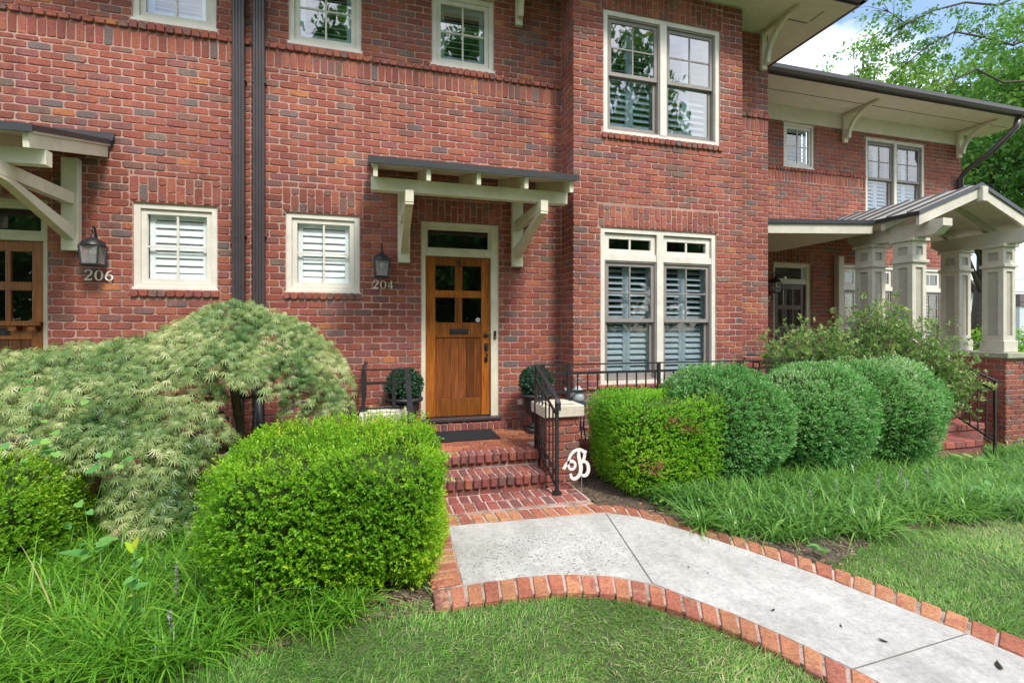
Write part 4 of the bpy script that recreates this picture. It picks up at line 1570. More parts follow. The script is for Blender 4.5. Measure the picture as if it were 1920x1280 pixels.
def rowx(x0, x1, y0, y1, z0, z1, pitch, mat, off=0.0, **k):
    n = max(1, round((x1 - x0) / pitch))
    e = [x0 + (x1 - x0) * i / n for i in range(n + 1)]
    if off:
        e = [x0] + [x + off * (x1 - x0) / n for x in e[:-1]] + [x1]
    for a, b in zip(e, e[1:]):
        if b - a > .03: hdr(a, b, y0, y1, z0, z1, mat, **k)


rowx(SX0 + .03, 1.60, 4.20, 4.395, -.06, .012, .098, M_PAVER)
rowx(SX0 + .03, 1.845, 3.995, 4.195, -.06, .012, .100, M_PAVER)
for i, (ya, yb) in enumerate(((4.20, 4.30), (4.305, 4.41), (4.415, 4.525))): rowx(1.605, 1.85, ya, yb, -.06, .011, .2 if i % 2 else .122, M_PAVER)
rowx(SX0, 1.565, 4.412, 4.50, -.01, .062, .205, M_PAVER)                       # riser
rowx(SX0, 1.585, 4.385, 4.525, .063, .156, .0835, M_PAVER, c=.011)             # nosing
rowx(SX0, 1.575, 4.528, 4.742, .063, .154, .0835, M_PAVER, c=.006)             # back of the tread
rowx(SX0, 1.60, 4.748, 4.84, .156, .205, .205, M_PAVER, off=.5)                # riser
rowx(SX0, 1.625, 4.715, 4.915, .206, .296, .0835, M_PAVER, c=.011)             # nosing
for i in range(9):
    y0 = 4.918 + i * .1085
    rowx(SX0, 2.34 if i > 1 else 1.61, y0, y0 + .1085, .22, .2925, .2, M_FLOORB, off=.5 * (i % 2), c=.005, g=.004)
rowx(SX0 - .2, 2.33, 5.895, 5.99, .294, .384, .0835, M_PAVER, c=.007)          # threshold course

t = thing('doormat', 'dark grey rubber doormat in front of the oak door', 'doormat', (.985, 5.585, .297))
m = MB(); m.cbox(-.375, .375, -.255, .255, 0, .014, .004); m.build('pad', M_RUBBER, t)
m = MB()
for i in range(24): m.box(-.355 + i * .03, -.34 + i * .03, -.235, .235, .0142, .0175)
m.build('rib', M_RUBBER, t)


# ------------------------------------------------------------------ piers with stone caps
def pier(label, loc):
    t = thing('brick_pier', label, 'pier', loc, group='brick piers with stone caps')
    m = MB(); m.box(-.168, .168, -.168, .168, -.1, .66); m.build('mortar_core', M_MORTAR, t)
    fs = [((0, -.18, 0), (1, 0, 0), (0, -1, 0)), ((-.18, 0, 0), (0, -1, 0), (-1, 0, 0)), ((.18, 0, 0), (0, 1, 0), (1, 0, 0)), ((0, .18, 0), (-1, 0, 0), (0, 1, 0))]
    ws = []
    for O, U, N in fs:
        w = Wall(O, U, N); w.running(-.18, .18, -.08, .655, [], phase=-.18 + random.choice((0, .1)), gap=.005); ws.append(w)
    # single bricks, local to the pier
    rng = random.Random(3)
    for w in ws:
        for a, b, p, q, pr in w.items:
            V, F = brick_mesh_data(b - a, q - p, rng)
            me = bpy.data.meshes.new('brick'); me.from_pydata(V, [], F); me.materials.append(M_BRICK)
            o = bpy.data.objects.new('brick', me); COL.objects.link(o); o.parent = t
            o.location = w.P((a + b) / 2, rng.uniform(-.002, .002), (p + q) / 2); o.rotation_euler = (0, 0, w.rot)
    m = MB(); m.cbox(-.217, .217, -.217, .217, .663, .778, .008, .002); m.build('cap_stone', M_CAP, t)
    m = MB(); m.cbox(-.15, .15, -.13, .15, .7785, .792, .005, .002); m.build('cap_raised_panel', M_CAP, t)
    return t


pr = pier('brick pier with limestone cap right of the entrance steps, behind the letter', (1.815, 4.73, 0))
c = copy_tree(pr, (.055, 4.73, 0)); c['label'] = 'brick pier with limestone cap left of the entrance steps, mostly behind boxwood'
c = copy_tree(pr, (-2.53, 4.92, .0)); c['label'] = 'brick pier low behind the maple and the left edge boxwood'


# ------------------------------------------------------------------ iron railings
def post(mb, x, y, z0, z1, w=.03): mb.box(x - w / 2, x + w / 2, y - w / 2, y + w / 2, z0, z1)


def stair_rail(label, loc, mirror=1, stub=True):
    t = thing('stair_railing', label, 'railing', loc)
    y0, z0 = 4.185, 0.015
    y1, z1 = 4.80, .297
    m = MB(); post(m, 0, y0, z0, .90); m.box(-.035, .035, y0 - .035, y0 + .035, z0, z0 + .03); m.build('post', M_IRON, t)
    m = MB(); post(m, 0, y1, z1, 1.16); m.build('post', M_IRON, t)
    m = MB()
    m.bar((0, y1 - .01, 1.172), (0, y0 - .005, .905), .044, .016); m.bar((0, y0 - .004, .903), (0, y0 - .045, .865), .044, .016); m.bar((0, y0 - .045, .865), (0, y0 - .045, .80), .04, .014)
    m.build('handrail', M_IRON, t)
    sl = (1.172 - .905) / (y1 - y0)
    m = MB(); m.bar((0, y1, 1.02), (0, y0, 1.02 - sl * (y1 - y0)), .014, .026); m.build('rail', M_IRON, t)
    m = MB(); m.bar((0, y1, .46), (0, y0, .46 - .38 * (y1 - y0) - .03), .014, .026); m.build('rail', M_IRON, t)
    m = MB(); m.bar((0, y1, .34), (0, y0, .34 - .42 * (y1 - y0) - .0), .014, .026); m.build('rail', M_IRON, t)
    for i in range(1, 6):
        f = i / 6
        y = y1 + (y0 - y1) * f
        zt = 1.02 - sl * (y1 - y); zb = .34 - .42 * (y1 - y)
        m = MB(); post(m, 0, y, zb, zt, .013); m.build('picket', M_IRON, t)
    return t


stair_rail('black iron stair handrail sloping down right of the brick steps', (1.605, 0, 0))


def fence(name, label, pts, top, mid, low, base, step=.115, posts=(), group=None):
    """iron fence along a polyline"""
    t = thing(name, label, 'railing', (0, 0, 0), world=True)
    for a, b in zip(pts, pts[1:]):
        L = math.dist(a, b)
        for z, w, h in ((top, .04, .014), (mid, .014, .026), (low, .014, .026)):
            m = MB(); m.bar((a[0], a[1], z), (b[0], b[1], z), w, h); m.build('rail' if z != top else 'handrail', M_IRON, t)
        n = max(1, int(L / step))
        for i in range(1, n):
            f = i / n
            m = MB(); post(m, a[0] + (b[0] - a[0]) * f, a[1] + (b[1] - a[1]) * f, low, mid, .013); m.build('picket', M_IRON, t)
    for (x, y, z) in posts:
        m = MB(); post(m, x, y, z, top - .006, .032); m.box(x - .036, x + .036, y - .036, y + .036, z, z + .03)
        m.tube([(x, y, z + .03), (x, y, z + .045)], .024, 8); m.build('post', M_IRON, t)
    return t


fence('iron_fence', 'long black iron fence in front of the bay window, behind the shrubs', [(1.62, 4.84), (5.32, 4.84), (5.32, 5.97)], 1.168, 1.075, .875, .79,
      .118, [(1.70, 4.84, .79), (1.99, 4.84, .79), (3.1, 4.84, .33), (4.2, 4.84, .33), (5.32, 4.84, .33)])
fence('iron_fence', 'short black iron railing on the stone cap left of the oak door', [(-.13, 5.9), (-.13, 4.72), (.25, 4.72)], 1.165, 1.04, .80, .79,
      .13, [(-.13, 4.72, .778), (.15, 4.72, .778)])
t = thing('stair_railing', 'black iron handrail dropping from the left pier behind the big boxwood', 'railing', (.27, 0, 0))
m = MB(); m.bar((0, 4.76, 1.165), (0, 4.55, 1.07), .044, .016); m.bar((0, 4.55, 1.07), (0, 4.16, .86), .044, .016); m.bar((0, 4.16, .86), (0, 4.13, .78), .044, .016); m.build('handrail', M_IRON, t)
m = MB(); m.bar((0, 4.76, 1.05), (0, 4.16, .75), .014, .026); m.build('rail', M_IRON, t)
m = MB(); post(m, 0, 4.16, .015, .86); m.build('post', M_IRON, t)
for i in range(4):
    m = MB(); post(m, 0, 4.28 + i * .12, .3, .80 + i * .06, .013); m.build('picket', M_IRON, t)

# low areaway wall behind the shrubs
lw = thing('low_brick_wall', 'low brick kerb wall under the long iron fence', 'wall', (3.7, 4.85, 0), world=True)
m = MB(); m.box(2.04, 5.38, 4.762, 4.93, -.3, .30); m.build('mortar_core', M_MORTAR, lw)
w = Wall((0, 4.75, 0), (1, 0, 0), (0, -1, 0)); w.running(2.04, 5.38, -.1625, .22, []); place_bricks([w], lw, M_BRICK, 40)
for i in range(16):
    q = MB(); q.cbox(2.04 + i * .2088 + .004, 2.04 + (i + 1) * .2088 - .004, 4.735, 4.945, .245, .33, .008, .002); q.build('coping_brick', M_PAVER, lw)
# ------------------------------------------------------------------ urns and clipped balls
def urn(label, loc):
    t = thing('urn_planter', label, 'urn', loc, group='black urns beside the oak door')
    m = MB(); m.cbox(-.13, .13, -.13, .13, 0, .05, .008); m.build('plinth', M_URN, t)
    m = MB()
    m.lathe([(.10, .05), (.095, .08), (.05, .11), (.045, .15), (.07, .18), (.13, .23), (.165, .32), (.175, .41), (.17, .43)], (0, 0, 0), 24)
    m.build('bowl', M_URN, t, True)
    m = MB(); m.lathe([(.165, .415), (.20, .42), (.215, .44), (.21, .465), (.17, .468), (.15, .45)], (0, 0, 0), 24); m.build('rim', M_URN, t, True)
    return t


u = urn('black footed urn left of the oak door, behind the short railing', (.30, 5.70, .295))
c = copy_tree(u, (1.885, 5.62, .295)); c['label'] = 'black footed urn right of the oak door, behind the pier and handrail'

# ------------------------------------------------------------------ script letter B on a stake
t = thing('monogram_sign', 'white cut-out script letter B on a stake beside the steps', 'sign', (1.685, 4.25, 0.005))
S_ = 1 / 5.82
BX = lambda p: ((p[0] - 1440) * S_ * .00492, (955 - p[1]) * S_ * .00492)
m = MB()
st = [([(1452, 693), (1475, 655), (1510, 622), (1555, 610), (1588, 635), (1590, 675), (1560, 703), (1525, 690), (1508, 640), (1520, 575), (1560, 515), (1615, 488), (1665, 492), (1700, 520), (1706, 565), (1690, 605), (1662, 640)],
       [34, 34, 34, 33, 32, 30, 28, 28, 28, 30, 30, 32, 34, 36, 36, 32, 16]),
      ([(1640, 492), (1634, 545), (1645, 610), (1660, 680), (1655, 740), (1628, 790), (1585, 812), (1548, 795), (1535, 750)],
       [22, 40, 44, 46, 44, 40, 36, 34, 30]),
      ([(1662, 640), (1700, 625), (1735, 645), (1752, 690), (1750, 740), (1725, 780), (1685, 782), (1675, 765)],
       [18, 32, 38, 42, 42, 38, 32, 18]),
      ([(1690, 520), (1712, 530), (1722, 515), (1712, 500)], [20, 22, 20, 14])]
for k, (p, w_) in enumerate(st):
    stroke(m, [BX(q) for q in p], [x * S_ * .00492 for x in w_], lambda u_, v_, d: (u_, -d - .0008 * k, v_), 0, .009, smooth=4)
m.build('letter', M_SIGNW, t, fix=True)
m = MB(); m.tube([(.195, -.004, -.06), (.195, -.004, .16)], .004, 6); m.tube([(.18, -.004, .0), (.21, -.004, .0)], .003, 6); m.build('stake', M_TAUPE, t)

# ------------------------------------------------------------------ bits behind the pier
t = thing('plant_stand', 'small dark metal plant stand between the pier and the pale boxwood', 'stand', (2.13, 4.9, .29))
m = MB()
for sx in (-1, 1):
    for sy in (-1, 1): m.tube([(sx * .07, sy * .06, 0), (sx * .045, sy * .04, .20), (sx * .06, sy * .05, .44)], .008, 6)
m.build('leg', M_NAVY, t)
m = MB(); m.cbox(-.1, .1, -.09, .09, .44, .455, .004); m.cbox(-.08, .08, -.07, .07, .16, .172, .003); m.build('shelf', M_NAVY, t)
t = thing('garden_ornament', 'pale blue glazed watering can ornament behind the fence beside the boxwood', 'ornament', (2.13, 4.92, .7465))
m = MB(); m.lathe([(.055, 0), (.075, .03), (.078, .09), (.055, .14), (.035, .16), (.03, .175)], (0, 0, 0), 16); m.build('body', M_BLUEORN, t, True)
m = MB(); m.tube([(-.03, 0, .15), (-.035, 0, .22), (0, 0, .265), (.04, 0, .25), (.055, 0, .19)], .010, 8); m.build('handle', M_BLUEORN, t, True)
m = MB(); m.tube([(-.07, 0, .05), (-.13, 0, .11), (-.15, 0, .16)], [.018, .012, .014], 8); m.build('spout', M_BLUEORN, t, True)
m = MB()
for a in (0, 1.3, 2.6, 4.0): m.lathe([(.002, 0), (.020, .01), (.022, .022), (.006, .034)], (.05 * math.cos(a) - .08, .05 * math.sin(a) - .02, 0), 8)
m.build('flower', plain('red_flower', (.45, .03, .03), .6), t, True)

# ------------------------------------------------------------------ litter on the slabs
for i, (x, y, r, a) in enumerate(((2.10, 2.16, .018, .3), (2.33, 1.95, .014, 1.0), (2.42, 1.80, .022, 2.1), (2.75, 1.52, .034, .7), (2.02, 2.60, .010, .2), (1.95, 2.70, .012, 1.4))):
    lab = ['curled dark leaf on the slab near the lower brick edge', 'tiny dark leaf fragment mid slab', 'dark curled leaf in the middle of the walk', 'flat dark leaf beyond the slab joint at lower right',
           'tiny dark speck of leaf on the upper walk', 'small leaf crumb on the upper walk near the bend'][i]
    t = MB()
    ca, sa = math.cos(a), math.sin(a)
    pts = [(-1, 0, .25), (-.4, .38, .05), (.3, .42, .03), (1, .05, .3), (.3, -.3, .05), (-.5, -.32, .08), (0, 0, .3)]
    t.add([((px * ca - py * sa) * r + x, (px * sa + py * ca) * r + y, .003 + pz * r) for px, py, pz in pts], [(0, 6, 1), (1, 6, 2), (2, 6, 3), (3, 6, 4), (4, 6, 5), (5, 6, 0)])
    t.build('fallen_leaf', M_LEAFD, None, label=lab, cat='leaf', group='dead leaves on the concrete walk')
# ------------------------------------------------------------------ gable porch of the set-back house
PO = thing('entrance_porch', 'grey-beige gable porch on four panelled square columns with a seamed metal roof', 'porch', (9.0, 6.5, 0), world=True)
PG = -.38


def column(x, y, w=.29, z0=1.172, z1=2.95):
    m = MB(); c = .022
    m.box(x + c, x + w - c, y + c, y + w - c, z0, z1 - .05)
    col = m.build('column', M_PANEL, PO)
    s = MB(); st = .072
    for sx in (x, x + w - st):
        for sy in (y, y + w - st): s.box(sx, sx + st, sy, sy + st, z0 + .19, z1 - .38)
    for sx in (x, x + w - st):
        for sy in (y, y + w - st): s.box(sx, sx + st, sy, sy + st, z1 - .33, z1 - .05)
    for (a, b) in ((z0 + .19, z0 + .27), (z1 - .45, z1 - .38), (z1 - .33, z1 - .265), (z1 - .13, z1 - .05)):
        s.box(x + st, x + w - st, y, y + .02, a, b); s.box(x + st, x + w - st, y + w - .02, y + w, a, b)
        s.box(x, x + .02, y + st, y + w - st, a, b); s.box(x + w - .02, x + w, y + st, y + w - st, a, b)
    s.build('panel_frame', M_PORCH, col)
    b = MB(); b.cbox(x - .022, x + w + .022, y - .022, y + w + .022, z0, z0 + .19, .006); b.build('base', M_PORCH, col)
    b = MB(); b.cbox(x - .03, x + w + .03, y - .03, y + w + .03, z1 - .38, z1 - .33, .006); b.build('neck_band', M_PORCH, col)
    b = MB(); b.cbox(x - .035, x + w + .035, y - .035, y + w + .035, z1 - .05, z1, .006); b.build('capital', M_PORCH, col)


for x in (7.85, 9.87):
    for y in (5.40, 6.02): column(x, y)

pws = []
for x in (7.74, 9.75):
    m = MB(); m.box(x + .0085, x + .4915, 5.3085, 6.38, PG - .2, 1.08); m.build('plinth', M_MORTAR, PO)
    for O, U, N, L in (((x, 5.30, 0), (1, 0, 0), (0, -1, 0), .5), ((x, 6.38, 0), (0, -1, 0), (-1, 0, 0), 1.08), ((x + .5, 5.3, 0), (0, 1, 0), (1, 0, 0), 1.08)):
        w = Wall(O, U, N); w.running(0, L, PG - .03, 1.078, [], phase=0); pws.append(w)
    m = MB(); m.cbox(x - .05, x + .55, 5.25, 6.42, 1.081, 1.17, .008); m.build('plinth_cap', plain('mossy_cap' if x < 9 else 'mossy_cap_b', (.33, .34, .25), .8, var=.3, nscale=12), PO)
place_bricks(pws, PO, M_BRICK, 290)
m = MB(); m.box(7.3, 10.3, 6.39, 7.79, -.5, .27); m.box(8.25, 9.74, 5.9, 6.385, -.5, .27); m.build('porch_floor', M_JOINT, PO)
for i, (ya, zt) in enumerate(((5.00, -.10), (5.30, .06), (5.60, .20))):
    for k in range(5):
        q = MB(); q.cbox(7.72 + .205 * k + .52 * (i > 0) + .004, 7.72 + .205 * (k + 1) + .52 * (i > 0) - .004, ya, ya + .32, zt - .09, zt, .008, .002); q.build('brick', M_PAVER, PO)
    q = MB(); q.box(7.74 + .52 * (i > 0), 8.74 + .52 * (i > 0), ya + .02, ya + .31, -.6, zt - .092); q.build('step_core', M_PAVER, PO)

# roof
RX, RZ, EX0, EX1, EZ, YF = 9.0, 3.80, 7.68, 10.32, 3.288, 5.2
for x, nm in ((EX0, 'left'), (EX1, 'right')):
    m = MB()
    m.hexa([(x, YF, EZ - .035), (RX, YF, RZ - .035), (RX, W2 - .003, RZ - .035), (x, W2 - .003, EZ - .035),
            (x, YF, EZ), (RX, YF, RZ), (RX, W2 - .003, RZ), (x, W2 - .003, EZ)])
    roof = m.build('metal_roof', M_SEAM, PO, fix=True)
    dx, dz = RX - x, RZ - EZ
    for i in range(9):
        y = YF + .16 + i * .30
        s = MB(); s.hexa([(x, y - .008, EZ), (RX, y - .008, RZ), (RX, y + .008, RZ), (x, y + .008, EZ),
                          (x, y - .006, EZ + .032), (RX, y - .006, RZ + .032), (RX, y + .006, RZ + .032), (x, y + .006, EZ + .032)])
        s.build('seam', M_ROOFM, roof, fix=True)
    s = MB()                                                    # dark rake edge
    s.hexa([(x, YF - .02, EZ - .045), (RX, YF - .02, RZ - .045), (RX, YF - .001, RZ - .045), (x, YF - .001, EZ - .045),
            (x, YF - .02, EZ + .018), (RX, YF - .02, RZ + .018), (RX, YF - .001, RZ + .018), (x, YF - .001, EZ + .018)])
    s.build('rake_edge', M_ROOFM, roof, fix=True)
    s = MB()
    s.box(min(x, x + .012 * (1 if x > 9 else -1)), max(x, x + .012 * (1 if x > 9 else -1)), YF - .02, W2 - .003, EZ - .055, EZ + .008); s.build('eave_edge', M_ROOFM, roof)
    # barge board
    s = MB(); g = .02 * (1 if x < 9 else -1)
    s.hexa([(x + g, YF + .002, EZ - .20), (RX, YF + .002, RZ - .20), (RX, YF + .05, RZ - .20), (x + g, YF + .05, EZ - .20),
            (x + g, YF + .002, EZ - .037), (RX, YF + .002, RZ - .037), (RX, YF + .05, RZ - .037), (x + g, YF + .05, EZ - .037)])
    s.build('barge_board', M_PORCH, PO, fix=True)
    s = MB()                                                    # board soffit under the slope
    s.hexa([(x + g, YF + .052, EZ - .060), (RX, YF + .052, RZ - .060), (RX, W2 - .004, RZ - .060), (x + g, W2 - .004, EZ - .060),
            (x + g, YF + .052, EZ - .037), (RX, YF + .052, RZ - .037), (RX, W2 - .004, RZ - .037), (x + g, W2 - .004, EZ - .037)])
    s.build('soffit', M_PORCH, PO, fix=True)
    for y in (5.75, 6.35, 6.95):
        s = MB()
        s.hexa([(x + g * 2, y - .03, EZ - .17), (RX, y - .03, RZ - .17), (RX, y + .03, RZ - .17), (x + g * 2, y + .03, EZ - .17),
                (x + g * 2, y - .03, EZ - .062), (RX, y - .03, RZ - .062), (RX, y + .03, RZ - .062), (x + g * 2, y + .03, EZ - .062)])
        s.build('rafter', M_PORCH, PO, fix=True)
m = MB(); m.cbox(RX - .06, RX + .06, YF - .06, 5.5, RZ - .28, RZ - .052, .006); m.build('ridge_beam', M_PORCH, PO)
for x in (7.90, 9.92):                                            # side beams with shaped ends
    m = MB()
    pf = [(5.02, 3.17), (5.02, 3.06), (5.14, 2.952), (6.36, 2.952), (6.50, 3.05), (6.50, 3.17)]
    m.prism(pf, lambda u, v, d: (d, u, v), x, x + .19)
    m.build('side_beam', M_PORCH, PO, fix=True)
# flat link roof over the door
m = MB()
m.hexa([(5.76, 6.03, 3.18), (7.66, 5.82, 3.23), (7.66, W2 - .04, 3.30), (5.76, W2 - .04, 3.26), (5.76, 6.03, 3.245), (7.66, 5.82, 3.29), (7.66, W2 - .04, 3.40), (5.76, W2 - .04, 3.36)])
m.build('link_roof', M_ROOFM, PO, fix=True)
m = MB()
m.hexa([(5.76, 6.06, 3.03), (7.64, 5.85, 3.08), (7.64, 5.91, 3.08), (5.76, 6.12, 3.03), (5.76, 6.06, 3.178), (7.64, 5.85, 3.228), (7.64, 5.91, 3.228), (5.76, 6.12, 3.178)])
m.build('link_fascia', M_PORCH, PO, fix=True)
m = MB()
m.hexa([(5.76, 6.125, 3.06), (7.64, 5.915, 3.09), (7.64, W2 - .01, 3.09), (5.76, W2 - .01, 3.06), (5.76, 6.125, 3.08), (7.64, 5.915, 3.11), (7.64, W2 - .01, 3.11), (5.76, W2 - .01, 3.08)])
m.build('ceiling', M_SOFFIT, PO, fix=True)
m = MB(); m.cbox(9.12, 9.26, W2 - .12, W2 - .01, .3, 3.05, .004); m.build('corner_board', M_PORCH, PO)

# its stair rail
t = thing('stair_railing', 'black iron stair railing in front of the porch brick plinth at far right', 'railing', (8.77, 0, 0))
y0, y1 = 4.90, 5.52
m = MB(); post(m, 0, y0, -.40, .79); m.build('post', M_IRON, t)
m = MB(); post(m, 0, y1, -.05, 1.10); m.build('post', M_IRON, t)
m = MB(); m.bar((0, y1 + .02, 1.11), (0, y0 - .03, .78), .044, .018); m.build('handrail', M_IRON, t)
m = MB(); m.bar((0, y1, .97), (0, y0, .645), .014, .026); m.build('rail', M_IRON, t)
m = MB(); m.bar((0, y1, .26), (0, y0, -.10), .014, .026); m.build('rail', M_IRON, t)
for i in range(1, 6):
    y = y1 + (y0 - y1) * i / 6
    m = MB(); post(m, 0, y, .26 - .58 * (y1 - y), .97 - .52 * (y1 - y), .014); m.build('picket', M_IRON, t)
# ------------------------------------------------------------------ foliage builders
def rnd_dirs(n):
    return unit(RNG.normal(size=(n, 3)))


def sprigs(P, A, nl, ls, spread, rnd, T=T_OV, TF=F_OV, up=.25, length=.05):
    """leafy shoots: nl leaves up a short stem at P along A"""
    n = len(P)
    t = np.tile(np.linspace(0.0, 1, nl), n)
    A = unit(A)
    PP = np.repeat(P, nl, 0) + np.repeat(A, nl, 0) * (t[:, None] * length)
    e = rnd_dirs(n * nl)
    AA = np.repeat(A, nl, 0)
    e = unit(e - (e * AA).sum(1, keepdims=True) * AA)
    D = unit(AA * (.35 + .6 * t[:, None]) + e * spread)
    N = unit(AA * .8 + RNG.normal(size=(n * nl, 3)) * .35 + np.array([0, 0, up]))
    S = ls * RNG.uniform(.7, 1.2, n * nl)
    r = np.clip(np.repeat(rnd, nl) + RNG.normal(0, .10, n * nl) + .12 * t, 0, 1)
    return leaves(PP, D, N, S, T, TF, r)


def superell(n, rx, ry, rz, p, zlow=-.9):
    """points and outward normals on a rounded box"""
    d = rnd_dirs(int(n * 1.6))
    d = d[d[:, 2] > zlow][:n]
    s = (np.abs(d[:, 0]) ** p + np.abs(d[:, 1]) ** p + np.abs(d[:, 2]) ** p) ** (-1 / p)
    P = d * s[:, None] * np.array([rx, ry, rz])
    q = d * s[:, None]
    N = unit(np.sign(q) * np.abs(q) ** (p - 1) / np.array([rx, ry, rz]))
    return P, N


def bush_core(P_fn, name, mat, parent):
    pass


def shrub(name, label, cat, c, r, p, n, nl, ls, mat, lump=.05, lf=6.0, seed=0, group=None, T=T_OV, rot=0.0, taper=0.0, tone=.45, holes=(), length=.05, spread=.75, depthmix=.12, core=.86):
    """clipped shrub: twiggy core, a few stems and thousands of small leaves standing on an uneven surface"""
    t = thing(name, label, cat, (c[0], c[1], c[2] - r[2]), group=group, world=True)
    P, N = superell(n, r[0], r[1], r[2], p)
    w = wob(P, lf, seed) * lump + wob(P, lf * 3.1, seed + 9) * lump * .45
    P = P + N * w[:, None]
    zrel = (P[:, 2] / r[2] + 1) / 2
    k = 1 - taper * (1 - zrel) ** 1.5
    P[:, 0] *= k; P[:, 1] *= k
    P = P - N * (RNG.random(n) ** 2 * depthmix)[:, None]
    for (hx, hy, hz, hr) in holes:
        dd = np.linalg.norm(P - np.array([hx, hy, hz]), axis=1)
        keep = (dd > hr * RNG.uniform(.55, 1.1, len(P)))
        P, N, w, zrel = P[keep], N[keep], w[keep], zrel[keep]
    cr_, sr_ = math.cos(rot), math.sin(rot)
    M = np.array([[cr_, -sr_, 0], [sr_, cr_, 0], [0, 0, 1]])
    P = P @ M.T; N = N @ M.T
    A = unit(N + np.array([0, 0, .55]) + RNG.normal(size=P.shape) * .35)
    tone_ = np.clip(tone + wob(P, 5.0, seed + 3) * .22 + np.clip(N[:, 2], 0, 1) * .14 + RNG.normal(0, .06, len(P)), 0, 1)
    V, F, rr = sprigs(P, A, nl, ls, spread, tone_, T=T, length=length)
    ns = n // 45                                                  # stray shoots beyond the clipped outline
    si = RNG.integers(0, len(P), ns)
    V2, F2, r2 = sprigs(P[si] + N[si] * .01, unit(N[si] + np.array([0, 0, .5]) + RNG.normal(size=(ns, 3)) * .3), nl + 3, ls * 1.05, spread * .9, np.clip(tone_[si] + .22, 0, 1), T=T, length=length * 1.9)
    V, F, rr = merge([(V, F, rr), (V2, F2, r2)])
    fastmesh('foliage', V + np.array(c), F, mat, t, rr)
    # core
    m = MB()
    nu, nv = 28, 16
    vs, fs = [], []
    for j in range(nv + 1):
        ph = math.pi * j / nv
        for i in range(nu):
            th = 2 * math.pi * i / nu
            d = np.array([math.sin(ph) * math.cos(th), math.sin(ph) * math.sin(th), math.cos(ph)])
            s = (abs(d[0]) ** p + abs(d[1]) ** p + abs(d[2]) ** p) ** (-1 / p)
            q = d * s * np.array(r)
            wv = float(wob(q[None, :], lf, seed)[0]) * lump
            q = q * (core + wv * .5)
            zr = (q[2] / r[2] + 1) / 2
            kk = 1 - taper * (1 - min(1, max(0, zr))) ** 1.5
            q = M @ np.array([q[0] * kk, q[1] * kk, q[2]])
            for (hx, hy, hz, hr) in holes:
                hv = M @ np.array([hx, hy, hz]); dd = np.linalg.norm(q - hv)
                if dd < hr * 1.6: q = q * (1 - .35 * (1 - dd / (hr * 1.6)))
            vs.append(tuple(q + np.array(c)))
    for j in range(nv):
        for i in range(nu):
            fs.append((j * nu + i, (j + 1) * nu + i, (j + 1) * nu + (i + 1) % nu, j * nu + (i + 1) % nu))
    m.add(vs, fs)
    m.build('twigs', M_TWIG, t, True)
    m = MB()
    for i in range(7):
        a = i * 2.4
        m.tube([(c[0] + .10 * math.cos(a), c[1] + .10 * math.sin(a), gz(c[0], c[1]) - .03), (c[0] + r[0] * .3 * math.cos(a), c[1] + r[1] * .3 * math.sin(a), c[2] - r[2] * .75), (c[0] + r[0] * .55 * math.cos(a), c[1] + r[1] * .55 * math.sin(a), c[2])], [.016, .012, .008], 6)
    m.build('stem', M_BARK, t, True)
    return t


BOXG = 'clipped boxwood shrubs'
shrub('boxwood_shrub', 'large bright green clipped boxwood in the foreground left of the path', 'shrub', (-.245, 3.52, .395), (.665, .73, .425), 9.0, 17500, 8, .0195, L_BOX, .10, 4.2, 1, BOXG,
      holes=((.46, -.16, .34, .13), (.30, -.34, .38, .07)), taper=.11, tone=.48, core=.90)
shrub('boxwood_shrub', 'yellow-green squared boxwood right of the letter sign with brown dead patches', 'shrub', (2.70, 4.30, .45), (.57, .45, .44), 6.0, 13000, 8, .0175, L_BOX2, .035, 6, 2, BOXG, taper=.14, tone=.46, core=.90)
shrub('boxwood_shrub', 'boxwood cut off by the left edge of the photo beneath the vine', 'shrub', (-2.74, 4.03, .32), (.66, .50, .37), 3.6, 8000, 8, .020, L_BOX, .05, 5, 3, BOXG, tone=.40)
# brown dead spots on the squared boxwood
t = [o for o in bpy.data.objects if o.get('label', '').startswith('yellow-green squared')][0]
Pd = []
for cx, cy, cz, k in ((2.44, 3.855, .30, 40), (2.72, 3.86, .64, 34), (2.86, 3.87, .62, 20), (2.58, 3.85, .72, 18), (2.30, 3.90, .34, 10)):
    Pd.append(np.array([cx, cy, cz]) + RNG.normal(size=(k, 3)) * np.array([.035, .012, .028]))
Pd = np.concatenate(Pd)
V, F, rr = sprigs(Pd, np.tile([0, -1.0, .2], (len(Pd), 1)) + RNG.normal(size=(len(Pd), 3)) * .4, 5, .024, .8, np.full(len(Pd), .5))
M_DEADL = leaf_mat('dead_boxwood_leaf', [(0, (.16, .075, .03)), (1, (.34, .19, .08))], .2, .7)
fastmesh('dead_foliage', V, F, M_DEADL, t, rr)

T_HOL = np.array([(0, 0, 0), (0.45, 0.21, 0.06), (1, 0, -0.06), (0.45, -0.21, 0.06)])
HG = 'rounded dark green mounds under the fence'
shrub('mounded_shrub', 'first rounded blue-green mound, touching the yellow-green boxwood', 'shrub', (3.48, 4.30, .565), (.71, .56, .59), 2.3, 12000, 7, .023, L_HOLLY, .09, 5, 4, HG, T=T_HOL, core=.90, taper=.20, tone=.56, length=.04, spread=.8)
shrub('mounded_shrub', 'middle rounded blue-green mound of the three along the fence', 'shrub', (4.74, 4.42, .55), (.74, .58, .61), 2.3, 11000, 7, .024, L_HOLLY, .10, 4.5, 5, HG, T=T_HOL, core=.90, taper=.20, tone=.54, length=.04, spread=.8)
shrub('mounded_shrub', 'right-hand rounded blue-green mound nearest the porch steps', 'shrub', (6.02, 4.62, .53), (.92, .60, .64), 2.35, 11000, 7, .026, L_HOLLY, .10, 5, 6, HG, T=T_HOL, core=.90, taper=.18, tone=.55, length=.045, spread=.8)

